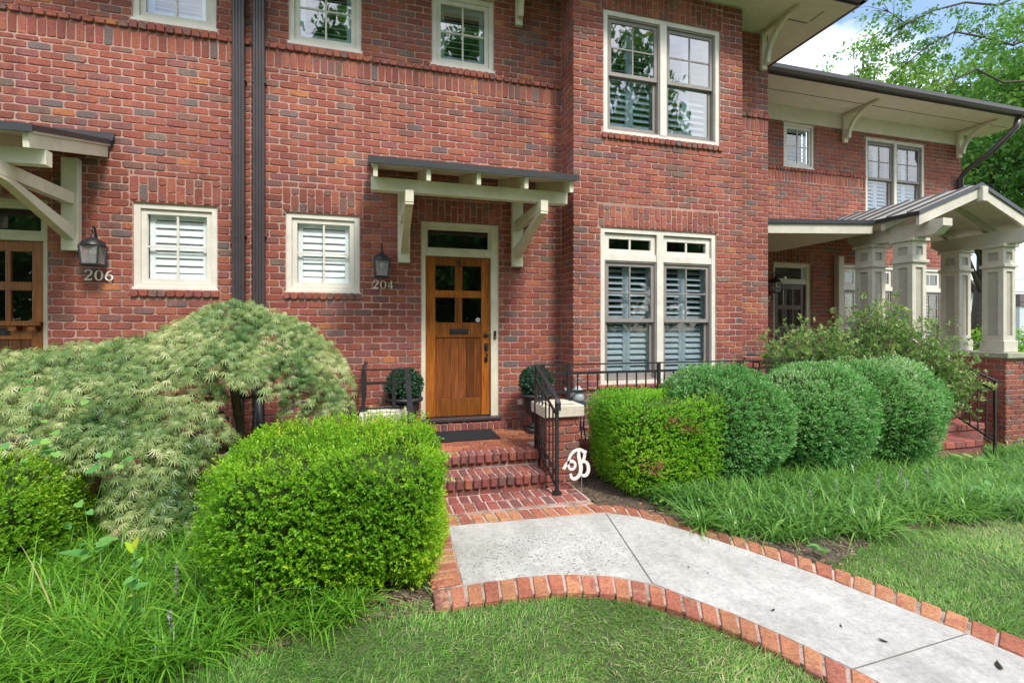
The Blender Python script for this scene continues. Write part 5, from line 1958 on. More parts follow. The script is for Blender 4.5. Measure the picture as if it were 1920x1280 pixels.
for lab, loc in (('clipped dark boxwood ball in the left urn', (.30, 5.70, .90)), ('clipped dark boxwood ball in the right urn', (1.885, 5.62, .90))):
    t = thing('topiary_ball', lab, 'plant', (loc[0], loc[1], loc[2] - .17), group='clipped balls in the door urns', world=True)
    P, N = superell(1300, .185, .185, .175, 2.1, -.97)
    V, F, rr = sprigs(P - N * (RNG.random(len(P)) ** 2 * .04)[:, None], unit(N + RNG.normal(size=P.shape) * .4), 5, .026, .8, np.clip(RNG.normal(.5, .15, len(P)), 0, 1), length=.03)
    fastmesh('foliage', V + np.array(loc), F, L_TOPI, t, rr)
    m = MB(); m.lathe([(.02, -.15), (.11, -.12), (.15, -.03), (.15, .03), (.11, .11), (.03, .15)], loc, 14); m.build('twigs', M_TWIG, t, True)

# ------------------------------------------------------------------ laceleaf maple
mt = thing('japanese_maple', 'silvery green weeping laceleaf maple against the brick wall at left', 'tree', (-1.29, 5.12, 0), world=True)
m = MB()
m.tube([(-1.29, 5.12, -.05), (-1.27, 5.11, .25), (-1.25, 5.08, .6), (-1.29, 5.04, .95), (-1.32, 4.98, 1.22)], [.045, .040, .037, .040, .034], 10)
m.build('trunk', M_BARK, mt, True)
TM, FM = maple_leaf()
pads = [  # centre x, y, z, radius x, radius y, droop
    (-1.28, 5.05, 1.80, .55, .50, .32), (-.92, 4.98, 1.68, .50, .46, .36), (-.62, 4.98, 1.46, .36, .42, .34), (-1.62, 4.95, 1.60, .50, .46, .30),
    (-2.00, 4.92, 1.47, .50, .46, .26), (-2.40, 4.90, 1.42, .50, .46, .26), (-2.85, 4.88, 1.36, .55, .46, .30), (-3.3, 4.85, 1.30, .5, .46, .30),
    (-2.70, 4.62, 1.18, .48, .42, .26), (-2.22, 4.60, 1.20, .50, .40, .26), (-1.75, 4.62, 1.28, .50, .40, .28), (-1.30, 4.70, 1.48, .48, .40, .26),
    (-.90, 4.74, 1.38, .46, .38, .24), (-.55, 4.82, 1.16, .34, .36, .36), (-.48, 4.98, .98, .24, .30, .30),
    (-1.62, 4.42, 1.00, .46, .34, .30), (-2.05, 4.38, .98, .46, .34, .28), (-2.45, 4.36, .94, .42, .34, .28),
    (-1.66, 4.26, .80, .34, .30, .26), (-2.05, 4.30, .86, .34, .26, .20), (-1.50, 4.30, .70, .26, .24, .24),
    (-1.60, 4.14, .54, .28, .24, .28), (-1.48, 4.08, .36, .22, .20, .24), (-1.62, 4.05, .30, .20, .18, .22), (-1.72, 4.14, .52, .20, .22, .24)]
Ps, Ds, Ns, rs, br = [], [], [], [], MB()
for i, (x, y, z, rx, ry, dr) in enumerate(pads):
    n = int(3300 * rx * (ry + .1)) + 90
    a = RNG.uniform(0, 2 * np.pi, n); rho = np.sqrt(RNG.random(n)) * 1.04
    lump = 1 + .10 * np.sin(3 * a + i) + .06 * np.sin(7 * a + 2 * i)
    rho = rho * lump
    px_, py_ = rho * np.cos(a) * rx, rho * np.sin(a) * ry
    pz_ = -dr * 1.0 * rho ** 2.2 + RNG.normal(0, .022, n) - (RNG.random(n) ** 4) * .10
    Ps.append(np.stack([x + px_, y + py_, z + pz_], 1))
    out = np.stack([np.cos(a) * np.minimum(rho, 1), np.sin(a) * np.minimum(rho, 1) - .25, -.35 - .75 * rho], 1) + RNG.normal(size=(n, 3)) * .42
    Ds.append(unit(out))
    Ns.append(unit(np.stack([.55 * np.cos(a) * rho, .55 * np.sin(a) * rho - .45, np.full(n, .9)], 1) + RNG.normal(size=(n, 3)) * .50))
    rs.append(np.clip(RNG.normal(.50 + .10 * math.sin(i * 2.3), .23, n) + .10 * (1 - rho), 0, 1))
    s = Vector((-1.30 + .10 * (x + 1.3), 5.0, min(1.25, z - .08)))
    e = Vector((x, y, z - .10))
    mid = (s + e) / 2 + Vector((0, 0, .10))
    br.tube([s, mid, e, e + Vector((rx * .5 * (1 if x > -1.3 else -1), -.12, -.12))], [.016, .010, .006, .003], 6)
br.build('branch', M_BARK, mt, True)
P, D, N, r_ = np.concatenate(Ps), np.concatenate(Ds), np.concatenate(Ns), np.concatenate(rs)
ok = (P[:, 1] < 5.88) & (P[:, 2] > .02)
P, D, N, r_ = P[ok], D[ok], N[ok], r_[ok]
r_ = np.clip(.46 + .24 * wob(P, 9, 71) + .12 * wob(P, 26, 72) + RNG.normal(0, .13, len(P)), 0, 1)
V, F, rr = leaves(P, D, N, .058 * RNG.uniform(.6, 1.3, len(P)), TM, FM, r_)
fastmesh('foliage', V, F, L_MAPLE, mt, rr)

# ------------------------------------------------------------------ loose azalea
az_ = thing('azalea_shrub', 'loose unclipped azalea with upright shoots in front of the porch columns', 'shrub', (6.6, 5.15, -.2), world=True)
br = MB(); Pt, At, tn = [], [], []
rngz = random.Random(21)
heads = []
for i in range(460):
    u = rngz.uniform(-1, 1)
    x = 6.60 + u * 1.68
    y = 5.15 + rngz.uniform(-.48, .42)
    top = 1.60 + .20 * math.sin(u * 5.2 + .8) + .14 * math.cos(u * 11) - .30 * abs(u) ** 3 + rngz.uniform(-.42, .14)
    heads.append((x, y, top))
for i in range(14):
    heads.append((rngz.uniform(7.3, 8.0), rngz.uniform(4.6, 4.95), rngz.uniform(.72, 1.30)))
for i in range(10):
    f = i / 9
    heads.append((7.5 + .75 * f, 4.75 - .12 * f, .88 - .05 * f + rngz.uniform(-.05, .08)))
for i in range(8):
    heads.append((rngz.uniform(6.6, 7.7), rngz.uniform(4.9, 5.3), rngz.uniform(1.72, 1.98)))
for (x, y, z) in heads:
    s = Vector((6.7 + (x - 6.7) * .25, 5.15, -.1)); e = Vector((x, y, z))
    mid = s.lerp(e, .55) + Vector(((x - 6.7) * .15, 0, -.1))
    br.tube([s, mid, e], [.008, .004, .002], 5)
    for k in range(16):
        f = rngz.uniform(.45, 1.0)
        q = mid.lerp(e, (f - .45) / .55) if f > .45 else mid
        Pt.append(q + Vector((rngz.gauss(0, .075), rngz.gauss(0, .075), rngz.gauss(0, .06))))
        At.append((rngz.gauss(0, .5), rngz.gauss(-.1, .5), rngz.uniform(.35, 1.1)))
        tn.append(min(1, max(0, rngz.gauss(.40 + .25 * f, .14))))
br.build('branch', M_BARK, az_, True)
Pt, At, tn = np.array([tuple(p) for p in Pt]), np.array(At), np.array(tn)
V, F, rr = sprigs(Pt, At, 8, .050, .85, tn, T=np.array([(0, 0, 0), (.5, .19, .05), (1, 0, -.05), (.5, -.19, .05)]), length=.035)
fastmesh('foliage', V, F, L_AZA, az_, rr)

# ------------------------------------------------------------------ straps of liriope and lawn blades
def blades(P, az, L, rise, arch, w, rnd, seg=4):
    """arching blades; returns V,F,r"""
    n = len(P)
    t = np.linspace(0, 1, seg + 1)
    H = np.stack([np.cos(az), np.sin(az), np.zeros(n)], 1)
    S = np.stack([-np.sin(az), np.cos(az), np.zeros(n)], 1)
    rows = []
    tw = RNG.normal(0, .35, n)
    for i, ti in enumerate(t):
        ctr = P + H * (L * (np.cos(rise) * ti + arch * .35 * ti * ti))[:, None]
        ctr[:, 2] += L * (np.sin(rise) * ti - arch * ti * ti)
        wd = w * (1 - ti ** 2.2) * (.65 + .7 * ti * (1 - ti) * 2)
        if i == seg:
            rows.append(ctr[:, None, :])
        else:
            sd = S * wd[:, None] * .5
            sd[:, 2] += wd * .25 * np.sin(tw)
            rows.append(np.stack([ctr - sd, ctr + sd], 1))
    V = np.concatenate(rows, 1)
    k = 2 * seg + 1
    b = (np.arange(n) * k)[:, None]
    Q = np.concatenate([b + np.array([[2 * i, 2 * i + 1, 2 * i + 3, 2 * i + 2]]) for i in range(seg - 1)], 0)
    Tt = b + np.array([[2 * seg - 2, 2 * seg - 1, 2 * seg]])
    return V.reshape(-1, 3), [Q, Tt], np.repeat(rnd, k)


def in_edge(x, y, edge):
    ex = np.array([p[0] for p in edge]); ey = np.array([p[1] for p in edge])
    return y > np.interp(x, ex, ey)


def liriope(C, per, L0, mat, name, label, tone, w=.0095, zlift=0.0, fl=0):
    n = len(C) * per
    P = np.repeat(C, per, 0) + np.stack([RNG.normal(0, .028, n), RNG.normal(0, .028, n), np.zeros(n)], 1)
    P[:, 2] = gz_np(P[:, 0], P[:, 1])
    az = RNG.uniform(0, 2 * np.pi, n)
    cs = np.repeat(RNG.uniform(.75, 1.25, len(C)), per)
    L = L0 * cs * RNG.uniform(.6, 1.25, n)
    rise = RNG.uniform(.75, 1.42, n)
    arch = RNG.uniform(.35, 1.0, n) * (.45 + .55 * (rise > .9))
    r = np.clip(np.repeat(RNG.normal(tone, .11, len(C)), per) + RNG.normal(0, .14, n), 0, 1)
    V, F, rr = blades(P, az, L, rise, arch, w * RNG.uniform(.7, 1.2, n), r)
    V[:, 2] = np.maximum(V[:, 2], gz_np(V[:, 0], V[:, 1]) + .004)
    o = fastmesh(name, V, F, mat, None, rr, label=label, cat='ground cover', kind='stuff')
    return o


g = RNG.random((1500, 2)) * np.array([4.9, 3.3]) + np.array([-4.9, 2.35])
x, y = g[:, 0], g[:, 1]
keep = in_edge(x, y + .01, EDGE_L) & ~((np.abs(x + .29) < .56) & (np.abs(y - 3.56) < .56)) & ~((x < -2.15) & (np.abs(y - 4.05) < .5)) & ~((x > -.10) & (y < 3.1)) & (y < 5.4)
C = np.stack([x, y, 0 * x], 1)[keep]
print('liriope L', len(C))
liriope(C, 32, .40, L_LIRI, 'liriope', 'mixed yellow-green strap-leaved liriope and long grass bed at lower left', .46)
g = RNG.random((3300, 2)) * np.array([10.5, 3.6]) + np.array([1.95, 2.5])
x, y = g[:, 0], g[:, 1]
keep = in_edge(x, y - .03, EDGE_R) & ~((np.abs(x - 2.70) < .50) & (np.abs(y - 4.28) < .34)) & (y < 4.75 + (x > 8.5) * .45) & ~((x < 2.4) & (y > 3.5)) & ~((x > 7.6) & (x < 8.9) & (y > 4.7)) & ~((x < 3.3) & (y < 2.85))
for (mx, my, mr) in ((3.48, 4.3, .45), (4.74, 4.42, .45), (6.02, 4.62, .5)):
    keep &= np.hypot(x - mx, y - my) > mr
C = np.stack([x, y, 0 * x], 1)[keep]
print('liriope R', len(C))
liriope(C, 30, .36, L_LIRIB, 'liriope', 'dense bluish liriope bed in front of the mounds at right', .45, w=.0125)
n = 150                                                           # long stray grass blades in the left bed
P = np.stack([RNG.uniform(-2.3, -.25, n), RNG.uniform(2.6, 3.6, n), np.full(n, -.03)], 1)
P = P[in_edge(P[:, 0], P[:, 1] - .08, EDGE_L)]
n = len(P)
V, F, rr = blades(P, RNG.uniform(0, 6.28, n), RNG.uniform(.40, .78, n), RNG.uniform(.9, 1.5, n), RNG.uniform(.15, .75, n), RNG.uniform(.005, .009, n), np.clip(RNG.normal(.72, .16, n), 0, 1), seg=6)
V[:, 2] = np.maximum(V[:, 2], -.02)
fastmesh('wild_grass', V, F, L_LIRI, None, rr, label='long stray grass blades arching over the lower left bed', cat='grass', kind='stuff')
# a full clump beside the path
t = thing('liriope_clump', 'single full liriope clump spilling by the brick edging under the boxwood', 'plant', (3.05, 3.42, gz(3.05, 3.42)), world=True)
n = 170
P = np.array([3.05, 3.42, gz(3.05, 3.42)]) + np.stack([RNG.normal(0, .05, n), RNG.normal(0, .05, n), np.zeros(n)], 1)
V, F, rr = blades(P, RNG.uniform(0, 6.28, n), RNG.uniform(.28, .46, n), RNG.uniform(.8, 1.4, n), RNG.uniform(.6, 1.1, n), RNG.uniform(.009, .013, n), np.clip(RNG.normal(.6, .16, n), 0, 1))
fastmesh('blades', V, F, L_LIRIB, t, rr)
t = thing('liriope_clump', 'small grey-green liriope tuft between the big boxwood and the brick edging', 'plant', (.22, 3.08, -.03), world=True)
n = 60
P = np.array([.22, 3.08, -.03]) + np.stack([RNG.normal(0, .03, n), RNG.normal(0, .05, n), np.zeros(n)], 1)
V, F, rr = blades(P, RNG.uniform(0, 6.28, n), RNG.uniform(.14, .28, n), RNG.uniform(.8, 1.4, n), RNG.uniform(.6, 1.1, n), RNG.uniform(.007, .011, n), np.clip(RNG.normal(.5, .16, n), 0, 1))
fastmesh('blades', V, F, L_LIRIB, t, rr)
# flower spikes
Pf = np.array([(-1.02, 2.9, .30), (-.78, 2.86, .28), (-.68, 2.85, .26), (-.36, 2.98, .24), (-.12, 2.88, .16), (-.95, 2.7, .2), (3.9, 3.3, .24), (4.3, 3.25, .26), (4.55, 3.15, .25), (4.6, 3.3, .3), (5.3, 3.5, .24), (3.5, 3.2, .2), (5.0, 3.0, .2)])
FLAB = ['tall lilac spike just right of the bright seedling', 'lilac spike second from the seedling in the left bed', 'lilac spike close behind the weeds in the left bed', 'lilac spike against the front of the big boxwood', 'short lilac spike at the right end of the left bed', 'lilac spike nearest the viewer in the left bed',
        'leftmost-but-one lilac spike in the right bed', 'lilac spike in the right bed below the middle mound', 'lilac spike near the front edge of the right bed', 'tallest lilac spike in the right bed', 'lilac spike in the right bed below the third mound', 'leftmost lilac spike in the right bed', 'rightmost lilac spike by the far lawn edge']
for p, fl in zip(Pf, FLAB):
    z0 = gz(p[0], p[1])
    t = thing('liriope_flower', fl, 'flower', (p[0], p[1], z0), group='lilac flower spikes in the liriope', world=True)
    lean = RNG.normal(0, .035, 2)
    m = MB(); m.tube([(p[0], p[1], z0), (p[0] + lean[0], p[1] + lean[1], z0 + p[2])], [.003, .002], 5); m.build('stem', M_BARK, t)
    k = 46
    f = RNG.random(k)
    Q = np.stack([p[0] + lean[0] * (.6 + .5 * f), p[1] + lean[1] * (.6 + .5 * f), z0 + p[2] * (.62 + .5 * f)], 1)
    e = rnd_dirs(k)
    V, F, rr = leaves(Q, e, rnd_dirs(k), np.full(k, .013), T_OV, F_OV, RNG.random(k))
    fastmesh('florets', V, F, L_LILAC, t, rr)


def lawn(name, label, n, x0, x1, y0, y1, test, tone=.45, L0=.055):
    P = np.stack([RNG.uniform(x0, x1, n), RNG.uniform(y0, y1, n), np.zeros(n)], 1)
    P = P[test(P[:, 0], P[:, 1])]
    tuft = wob(P, 7, 31) * .5 + wob(P, 19, 32) * .5
    keep = RNG.random(len(P)) < np.clip(.72 + .4 * tuft, .2, 1)
    P, tuft = P[keep], tuft[keep]
    P[:, 2] = gz_np(P[:, 0], P[:, 1])
    n = len(P)
    az = wob(P, 4.0, 40) * 3.2 + RNG.normal(0, .9, n)
    r = np.clip(tone + .07 + .25 * wob(P, 3.0, 33) + RNG.normal(0, .24, n), 0, 1)
    V, F, rr = blades(P, az, L0 * (1 + .35 * tuft) * RNG.uniform(.6, 1.35, n), RNG.uniform(.55, 1.35, n), RNG.uniform(.2, .8, n), RNG.uniform(.0028, .0048, n), r, seg=3)
    return fastmesh(name, V, F, L_LAWN, None, rr, label=label, cat='grass', kind='stuff')


def path_left(x, y):
    """true on the street side of the lower brick edge"""
    ex = np.array([p[0] for p in L_OUT]); ey = np.array([p[1] for p in L_OUT])
    lim = np.where(x < .30, np.interp(x, [p[0] for p in EDGE_L], [p[1] for p in EDGE_L]) + .10 + .04 * np.sin(x * 13), np.interp(x, ex, ey) + .004)
    return (y < lim) & (x < 2.1)


def path_right(x, y):
    ey = np.array([p[1] for p in R_OUT][::-1]); ex = np.array([p[0] for p in R_OUT][::-1])
    xr = np.interp(y, ey, ex) + .012
    yb = np.interp(x, [p[0] for p in EDGE_R], [p[1] for p in EDGE_R]) + .01
    return (x > xr) & (y < yb + .05 * np.sin(x * 9) + .03 * np.sin(x * 31)) & (x > 2.86)


lawn('lawn_grass', 'short mown lawn in the foreground in front of the curved brick edge', 78000, -2.6, 2.1, 1.35, 2.8, path_left)
lawn('lawn_grass', 'short mown lawn right of the walk below the liriope bed', 85000, 2.9, 7.5, 1.0, 2.85, path_right, tone=.5)
lawn('lawn_grass', 'mown lawn nearer the street beside the walk', 26000, -4.0, 1.95, -1.2, 1.35, path_left)
lawn('lawn_grass', 'mown lawn farther right towards the porch', 26000, 7.5, 15.0, -.5, 2.7, lambda x, y: y < 2.62)

# wood chips and dead leaves lying on the bare soil of the beds
def chips(label, n, x0, x1, y0, y1, test):
    P = np.stack([RNG.uniform(x0, x1, n), RNG.uniform(y0, y1, n), np.zeros(n)], 1)
    P = P[test(P[:, 0], P[:, 1])]
    P[:, 2] = gz_np(P[:, 0], P[:, 1]) + .010
    n = len(P)
    D = unit(RNG.normal(size=(n, 3)) * np.array([1, 1, .18]))
    N = unit(np.array([0, 0, 1.0]) + RNG.normal(size=(n, 3)) * .35)
    T = np.array([(-.5, -.16, 0), (.5, -.13, .03), (.45, .15, 0), (-.48, .14, .04)])
    V, F, rr = leaves(P, D, N, RNG.uniform(.012, .045, n), T, [np.array([(0, 1, 2, 3)])], RNG.random(n))
    fastmesh('mulch_chips', V, F, M_CHIP, None, rr, label=label, cat='mulch', kind='stuff')


M_CHIP = leaf_mat('mulch_chip', [(0, (.05, .032, .022)), (.5, (.16, .11, .075)), (.85, (.30, .22, .15)), (1, (.42, .20, .09))], .02, .9)
chips('wood chips on the bare soil under the big boxwood', 2600, -1.2, .30, 2.5, 3.2, lambda x, y: in_edge(x, y + .03, EDGE_L))
chips('wood chips and dead leaves on the bare soil along the right bed', 7000, 1.9, 7.5, 2.4, 4.5, lambda x, y: in_edge(x, y + .04, EDGE_R))

# ------------------------------------------------------------------ vine, seedlings
def heart():
    pts = [(0, 0), (-.12, .28), (.05, .48), (.42, .46), (.80, .22), (1.05, 0), (.80, -.22), (.42, -.46), (.05, -.48), (-.12, -.28)]
    V = [(0.35, 0, -.04)] + [(x, y, .10 * abs(y)) for x, y in pts]
    F = [(0, i, i % 10 + 1) for i in range(1, 11)]
    return np.array(V), [np.array(F)]


TH, FH = heart()
vt = thing('climbing_vine', 'vine with round heart-shaped leaves trailing over the maple at left edge', 'vine', (-2.55, 4.0, 0), world=True)
m = MB(); Pv = []
rv = random.Random(8)
for s in ([(-2.5, 4.15, .02), (-2.40, 4.12, .5), (-2.32, 4.1, .85), (-2.22, 4.12, 1.05), (-2.15, 4.12, 1.22)], [(-2.5, 4.1, .05), (-2.30, 4.02, .62), (-2.1, 4.0, .78), (-1.98, 4.0, .85)],
          [(-2.6, 4.15, .05), (-2.5, 4.0, .70), (-2.48, 3.96, .92), (-2.42, 3.96, 1.0)], [(-1.92, 4.05, .0), (-1.88, 3.98, .35), (-1.80, 3.95, .62), (-1.78, 3.95, .70)]):
    m.tube(s, [.0035] * len(s), 5)
    for i in range(len(s) - 1):
        for k in range(4):
            f = rv.random(); a, b = Vector(s[i]), Vector(s[i + 1])
            if i == 0 and f < .45: continue
            Pv.append(tuple(a.lerp(b, f) + Vector((rv.gauss(0, .10), rv.gauss(-.06, .03), rv.gauss(0, .06)))))
m.build('stem', L_VINE, vt, True)
for p in Pv:
    p = np.array([p])
    V, F, rr = leaves(p, np.array([[rv.gauss(0, .6), -.5, rv.uniform(-.5, .1)]]), np.array([[rv.gauss(0, .25), -.55, .85]]), np.array([rv.uniform(.035, .062)]), TH, FH, np.array([rv.random()]))
    fastmesh('leaf', V, F, L_VINE, vt, rr)

sd = thing('pokeweed_seedling', 'bright young broad-leaved seedling rising from the grassy bed at lower left', 'plant', (-1.16, 2.78, -.04), world=True)
m = MB(); m.tube([(-1.16, 2.78, -.04), (-1.155, 2.78, .25), (-1.15, 2.77, .47)], [.007, .006, .004], 6); m.build('stem', L_VINE, sd, True)
for k, (a, z, s, el) in enumerate(((.2, .28, .12, .1), (2.6, .30, .13, .0), (4.3, .33, .12, -.1), (1.3, .38, .12, .4), (5.4, .42, .11, .5), (3.3, .46, .12, .9), (.4, .48, .10, 1.2), (2.2, .24, .11, -.2))):
    V, F, rr = leaves(np.array([[-1.155, 2.78, z]]), np.array([[math.cos(a) * math.cos(el), math.sin(a) * math.cos(el), math.sin(el)]]), np.array([[0, -.4, 1.0]]), np.array([s * .52]), TH * np.array([1, .62, 1]), FH, np.array([.3 + .08 * k]))
    fastmesh('leaf', V, F, L_BOX if k > 3 else L_VINE, sd, np.clip(rr + .2, 0, 1))
for lab, (x0, y0), n, s in (('young plantain-like weed with broad leaves at the right corner of the lower left bed', (-.30, 2.90), 9, .11), ('low broad-leaved weeds in the liriope near the porch steps', (7.2, 4.2), 14, .13), ('round-leaved weed in the liriope at far right', (5.2, 2.95), 4, .12), ('small green seedling in the soil under the big boxwood', (.02, 2.82), 6, .04), ('small green seedling in the mulch under the squared boxwood', (2.36, 3.70), 8, .06),
                            ('broad-leaved weed in the shade left of the grassy bed', (-1.70, 3.55), 7, .12), ('young green weed at the corner where lawn meets mulch', (2.95, 2.62), 7, .06)):
    t = thing('weed', lab, 'plant', (x0, y0, gz(x0, y0)), world=True)
    for k in range(n):
        a = RNG.uniform(0, 6.28); el = RNG.uniform(.1, .9); rr_ = RNG.uniform(0, .5) * s * (2.2 if n > 10 else 1)
        V, F, rr = leaves(np.array([[x0 + rr_ * math.cos(a), y0 + rr_ * math.sin(a), gz(x0, y0) + RNG.uniform(.2, 1.3) * s + (.12 if s > .1 else 0)]]), np.array([[math.cos(a), math.sin(a), math.sin(el) * .5]]), np.array([[0, -.3, 1.0]]), np.array([s * RNG.uniform(.7, 1.2)]), TH * np.array([1, .55, 1]), FH, np.array([RNG.random()]))
        fastmesh('leaf', V, F, L_VINE, t, rr)
# ------------------------------------------------------------------ trees behind and beside the houses
def crown(centers, per, ls, spread):
    C = np.array([c[:3] for c in centers]); Rr = np.array([c[3] for c in centers])
    n = len(C) * per
    i = np.repeat(np.arange(len(C)), per)
    d = rnd_dirs(n) * (RNG.random(n) ** .45)[:, None]
    P = C[i] + d * Rr[i][:, None] * np.array([1, 1, .62])
    D = unit(rnd_dirs(n) + np.array([0, 0, -.35]))
    N = unit(rnd_dirs(n) * .7 + np.array([0, 0, .8]))
    r = np.clip(np.repeat(RNG.normal(.45, .14, len(C)), per) + RNG.normal(0, .15, n), 0, 1)
    return leaves(P, D, N, ls * RNG.uniform(.7, 1.25, n), T_OV * np.array([1, 1.25, 1]), F_OV, r)


def tree(label, base, top, rad, hgt, nclump, per, ls, mat, seed=0, clr=.75, group='broadleaf trees beyond the houses'):
    t = thing('broadleaf_tree', label, 'tree', base, group=group, world=True)
    rg = np.random.default_rng(seed)
    ctr = np.array(top)
    d = unit(rg.normal(size=(nclump, 3))) * (rg.random(nclump) ** .4)[:, None]
    C = ctr + d * np.array([rad, rad, hgt])
    V, F, rr = crown([(*c, rg.uniform(.55, 1.0) * clr) for c in C], per, ls, 1)
    fastmesh('crown', V, F, mat, t, rr)
    m = MB()
    b = Vector(base); tp = Vector(top)
    m.tube([b, b.lerp(tp, .4) + Vector((.15, .1, 0)), tp + Vector((0, 0, -hgt * .3)), tp + Vector((.1, 0, hgt * .5))], [rad * .10, rad * .075, rad * .05, .03], 10)
    m.build('trunk', M_BARKD, t, True)
    m = MB()
    for c in C[::max(1, nclump // 26)]:
        s = b.lerp(tp, .45 + .35 * random.random()); e = Vector(c)
        m.tube([s, s.lerp(e, .5) + Vector((0, 0, .3)), e], [rad * .035, rad * .02, .015], 6)
    m.build('limb', M_BARKD, t, True)
    return t


tree('tall dense green tree filling the right edge above the porch', (25.5, 12.2, -.4), (24.6, 11.4, 9.6), 3.5, 4.4, 210, 85, .19, L_TREE, 1, 1.0)
tree('leafy tree showing beneath the right end of the dark gutter', (23.0, 13.6, -.4), (23.4, 13.2, 7.2), 2.6, 2.8, 90, 75, .19, L_TREE, 2, .95)
tree('yellow-green tree top behind the right part of the roof gutter', (31.0, 17.8, -.4), (30.8, 17.7, 12.2), 3.6, 3.6, 150, 75, .24, L_TREEL, 3, 1.1)
tree('pale tree top behind the middle of the gutter', (28.6, 20.0, -.4), (28.3, 19.9, 13.6), 2.6, 2.8, 90, 65, .22, L_TREEL, 4, .95)
tree('thin feathery tree top just right of the upper eave', (26.0, 20.4, -.4), (25.6, 20.2, 15.4), 1.8, 2.2, 34, 50, .20, L_TREEL, 5, .85)
tree('tall green tree reaching the top right corner above the gutter end', (27.0, 12.9, -.4), (27.0, 12.7, 12.6), 2.4, 3.6, 120, 80, .18, L_TREE, 6, .9)

ot = thing('overhanging_tree', 'tree whose thin leafy branches reach in across the blue sky at top right', 'tree', (21.5, 8.6, -.4), world=True)
m = MB()
m.tube([(21.5, 8.6, -.4), (21.2, 8.7, 4), (20.6, 8.9, 8), (19.9, 9.0, 10.2)], [.32, .26, .2, .12], 12)
m.build('trunk', M_BARKD, ot, True)
BR = [[(18.75, 9.29, 10.21), (17.34, 9.27, 9.59), (16.06, 9.21, 9.57), (15.05, 9.29, 9.6), (14.35, 9.48, 9.23), (13.8, 9.64, 8.73), (13.38, 9.75, 8.3)], [(19.27, 9.66, 9.07), (17.56, 9.62, 8.74), (16.33, 9.55, 8.91), (15.63, 9.64, 8.55), (15.2, 9.77, 8.03), (14.83, 9.87, 7.58)], [(18.45, 9.37, 11.46), (16.78, 9.32, 10.65), (15.56, 9.35, 10.53), (14.49, 9.44, 10.17), (13.8, 9.64, 9.81), (13.17, 9.81, 10.25)]]
m = MB()
for b in BR:
    m.tube([(19.9, 9.0, 10.2)] + b, [.05] + [.032 * (1 - i / len(b)) + .006 for i in range(len(b))], 6)
CL = [(13.17, 9.81, 10.25), (13.66, 9.68, 10.1), (14.28, 9.5, 10.03), (13.24, 9.79, 9.45), (13.8, 9.64, 9.31), (13.52, 9.71, 9.6), (14.35, 9.48, 9.6), (14.08, 9.56, 8.8), (13.66, 9.68, 8.58), (14.86, 9.55, 9.21), (14.91, 9.33, 9.88), (15.7, 9.31, 10.23), (16.25, 9.26, 10.0), (16.8, 9.21, 10.29), (17.22, 9.2, 9.91), (15.37, 9.61, 8.95), (15.54, 9.46, 9.49), (14.87, 9.75, 8.5), (14.08, 9.56, 9.02), (13.61, 10.21, 9.38), (13.66, 10.71, 9.44), (16.47, 9.51, 9.21)]
rg = random.Random(4)
cc = []
for c in CL:
    for k in range(5):
        q = (c[0] + rg.gauss(0, .32), c[1] + rg.gauss(0, .32), c[2] + rg.gauss(0, .22))
        cc.append((*q, rg.uniform(.14, .30)))
        Q = Vector(q); best = None
        for b in BR:
            for p0, p1 in zip(b, b[1:]):
                A, B_ = Vector(p0), Vector(p1)
                f = max(0, min(1, (Q - A).dot(B_ - A) / (B_ - A).length_squared))
                f = max(0, f - .25)
                w_ = A.lerp(B_, f)
                if best is None or (w_ - Q).length < (best - Q).length: best = w_
        m.tube([best, best.lerp(Q, .5) + Vector((rg.gauss(0, .05), 0, .10)), q], [.010, .006, .003], 5)
m.build('branch', M_BARKD, ot, True)
V, F, rr = crown(cc, 30, .085, 1)
fastmesh('foliage', V, F, L_TREE, ot, rr)

# ------------------------------------------------------------------ what shows through the porch
nh = thing('neighbour_house', 'distant pale grey clapboard house with dark roof seen between the porch columns', 'house', (31, 22, -.4), world=True)
m = MB()
for i in range(22):
    z = -.4 + i * .17
    m.hexa([(27, 20 - .02, z), (34.6, 20 - .02, z), (34.6, 27, z), (27, 27, z), (27, 20, z + .17), (34.6, 20, z + .17), (34.6, 27, z + .17), (27, 27, z + .17)])
m.build('siding', M_SIDING, nh)
m = MB(); m.prism([(26.6, 3.2), (30.8, 5.6), (35.0, 3.2), (35.0, 3.35), (30.8, 5.78), (26.6, 3.35)], lambda u, v, d: (u, d, v), 19.6, 27.4); m.build('roof', M_SHINGLE, nh, fix=True)
m = MB(); m.prism([(27, 3.34), (30.8, 5.55), (34.6, 3.34)], lambda u, v, d: (u, d, v), 20.02, 20.2); m.build('gable', M_SIDING, nh, fix=True)
for x in (33.6, 31.0):
    m = MB(); ring(m, x, x + .62, 1.5, 2.8, .07, 19.93, 19.98); w_ = m.build('window', M_SIGNW, nh)
    m = MB(); m.box(x + .07, x + .55, 19.945, 19.955, 1.57, 2.73); m.build('pane', M_SHADEL, w_)
    m = MB(); m.box(x + .69, x + .92, 19.93, 19.975, 1.5, 2.8); m.build('shutter', M_TAUPE, nh)
bb = thing('distant_building', 'low grey flat-roofed building far beyond the rightmost column', 'building', (80, 42, -.4), world=True)
m = MB(); m.box(76, 96, 40, 55, -.4, 4.4); m.build('wall', M_SIDING, bb)
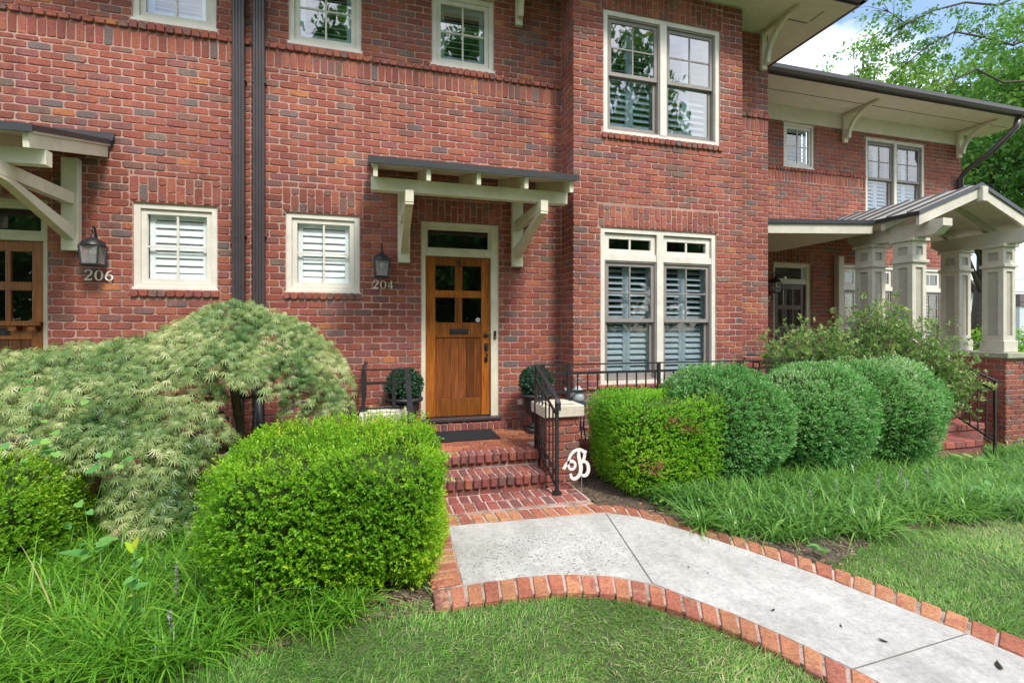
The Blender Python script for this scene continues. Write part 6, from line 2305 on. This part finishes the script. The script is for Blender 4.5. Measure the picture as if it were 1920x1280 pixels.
m = MB(); m.box(75.8, 96.2, 39.8, 55.2, 4.4, 4.7); m.box(78, 79, 41, 42, 4.7, 6.0); m.build('roof', M_SHINGLE, bb)
t = thing('hedge_shrub', 'bright yellow-green hedge shrub beyond the rightmost porch column', 'shrub', (22.8, 11.9, -.4), world=True)
V, F, rr = crown([(22.4 + RNG.normal(0, .9), 11.9 + RNG.normal(0, .6), .5 + RNG.uniform(-.5, 1.0), .5) for k in range(60)], 60, .10, 1)
fastmesh('foliage', V, F, L_BOX, t, rr)
t = thing('picket_fence', 'pale fence section beyond the porch at the right edge', 'fence', (20.5, 10.7, -.4), world=True)
for k in range(14):
    m = MB(); m.box(19.9 + k * .14, 19.98 + k * .14, 10.7, 10.72, -.4, .72); m.build('picket', M_SIGNW, t)
for z in (-.1, .45):
    m = MB(); m.box(19.85, 21.9, 10.725, 10.75, z, z + .07); m.build('rail', M_SIGNW, t)
for k, z in enumerate((6.0, 5.0, 4.2)):
    m = MB(); m.tube([(30 + 3 * j, 40 - 2.2 * j, z - .5 * math.sin(math.pi * j / 12)) for j in range(13)], .025, 5)
    m.build('power_line', M_IRON, None, label=['topmost overhead cable beyond the porch', 'middle overhead cable beyond the porch', 'lowest overhead cable beyond the porch'][k], cat='cable', group='overhead cables beyond the porch')

# trees across the street, behind the viewer: they show as reflections in the window glass
a = tree('big street tree across the road, mirrored in the window glass', (-6, -13, -.3), (-6, -13, 5.2), 4.4, 5.2, 190, 60, .32, L_TREE, 11, 1.2, 'trees across the street')
for k, (x, y) in enumerate(((2.5, -15), (10, -13), (-15, -12), (19, -14), (6.3, -18), (-1.5, -19), (14.5, -18), (4.4, -21))):
    c = copy_tree(a, (x, y, -.3))
    if y < -16: c.scale = (1.25, 1.25, 2.1)
    c['label'] = ['second street tree across the road facing the oak door', 'street tree across the road facing the bay window', 'street tree across the road at far left', 'street tree across the road at far right', 'rear street tree behind the gap facing the bay window', 'rear street tree behind the gap facing the numerals', 'rear street tree behind the gap facing the porch', 'rearmost street tree facing the door transom'][k]
print('objects', len(bpy.data.objects), 'tris', sum(len(o.data.polygons) for o in bpy.data.objects if o.type == 'MESH'))
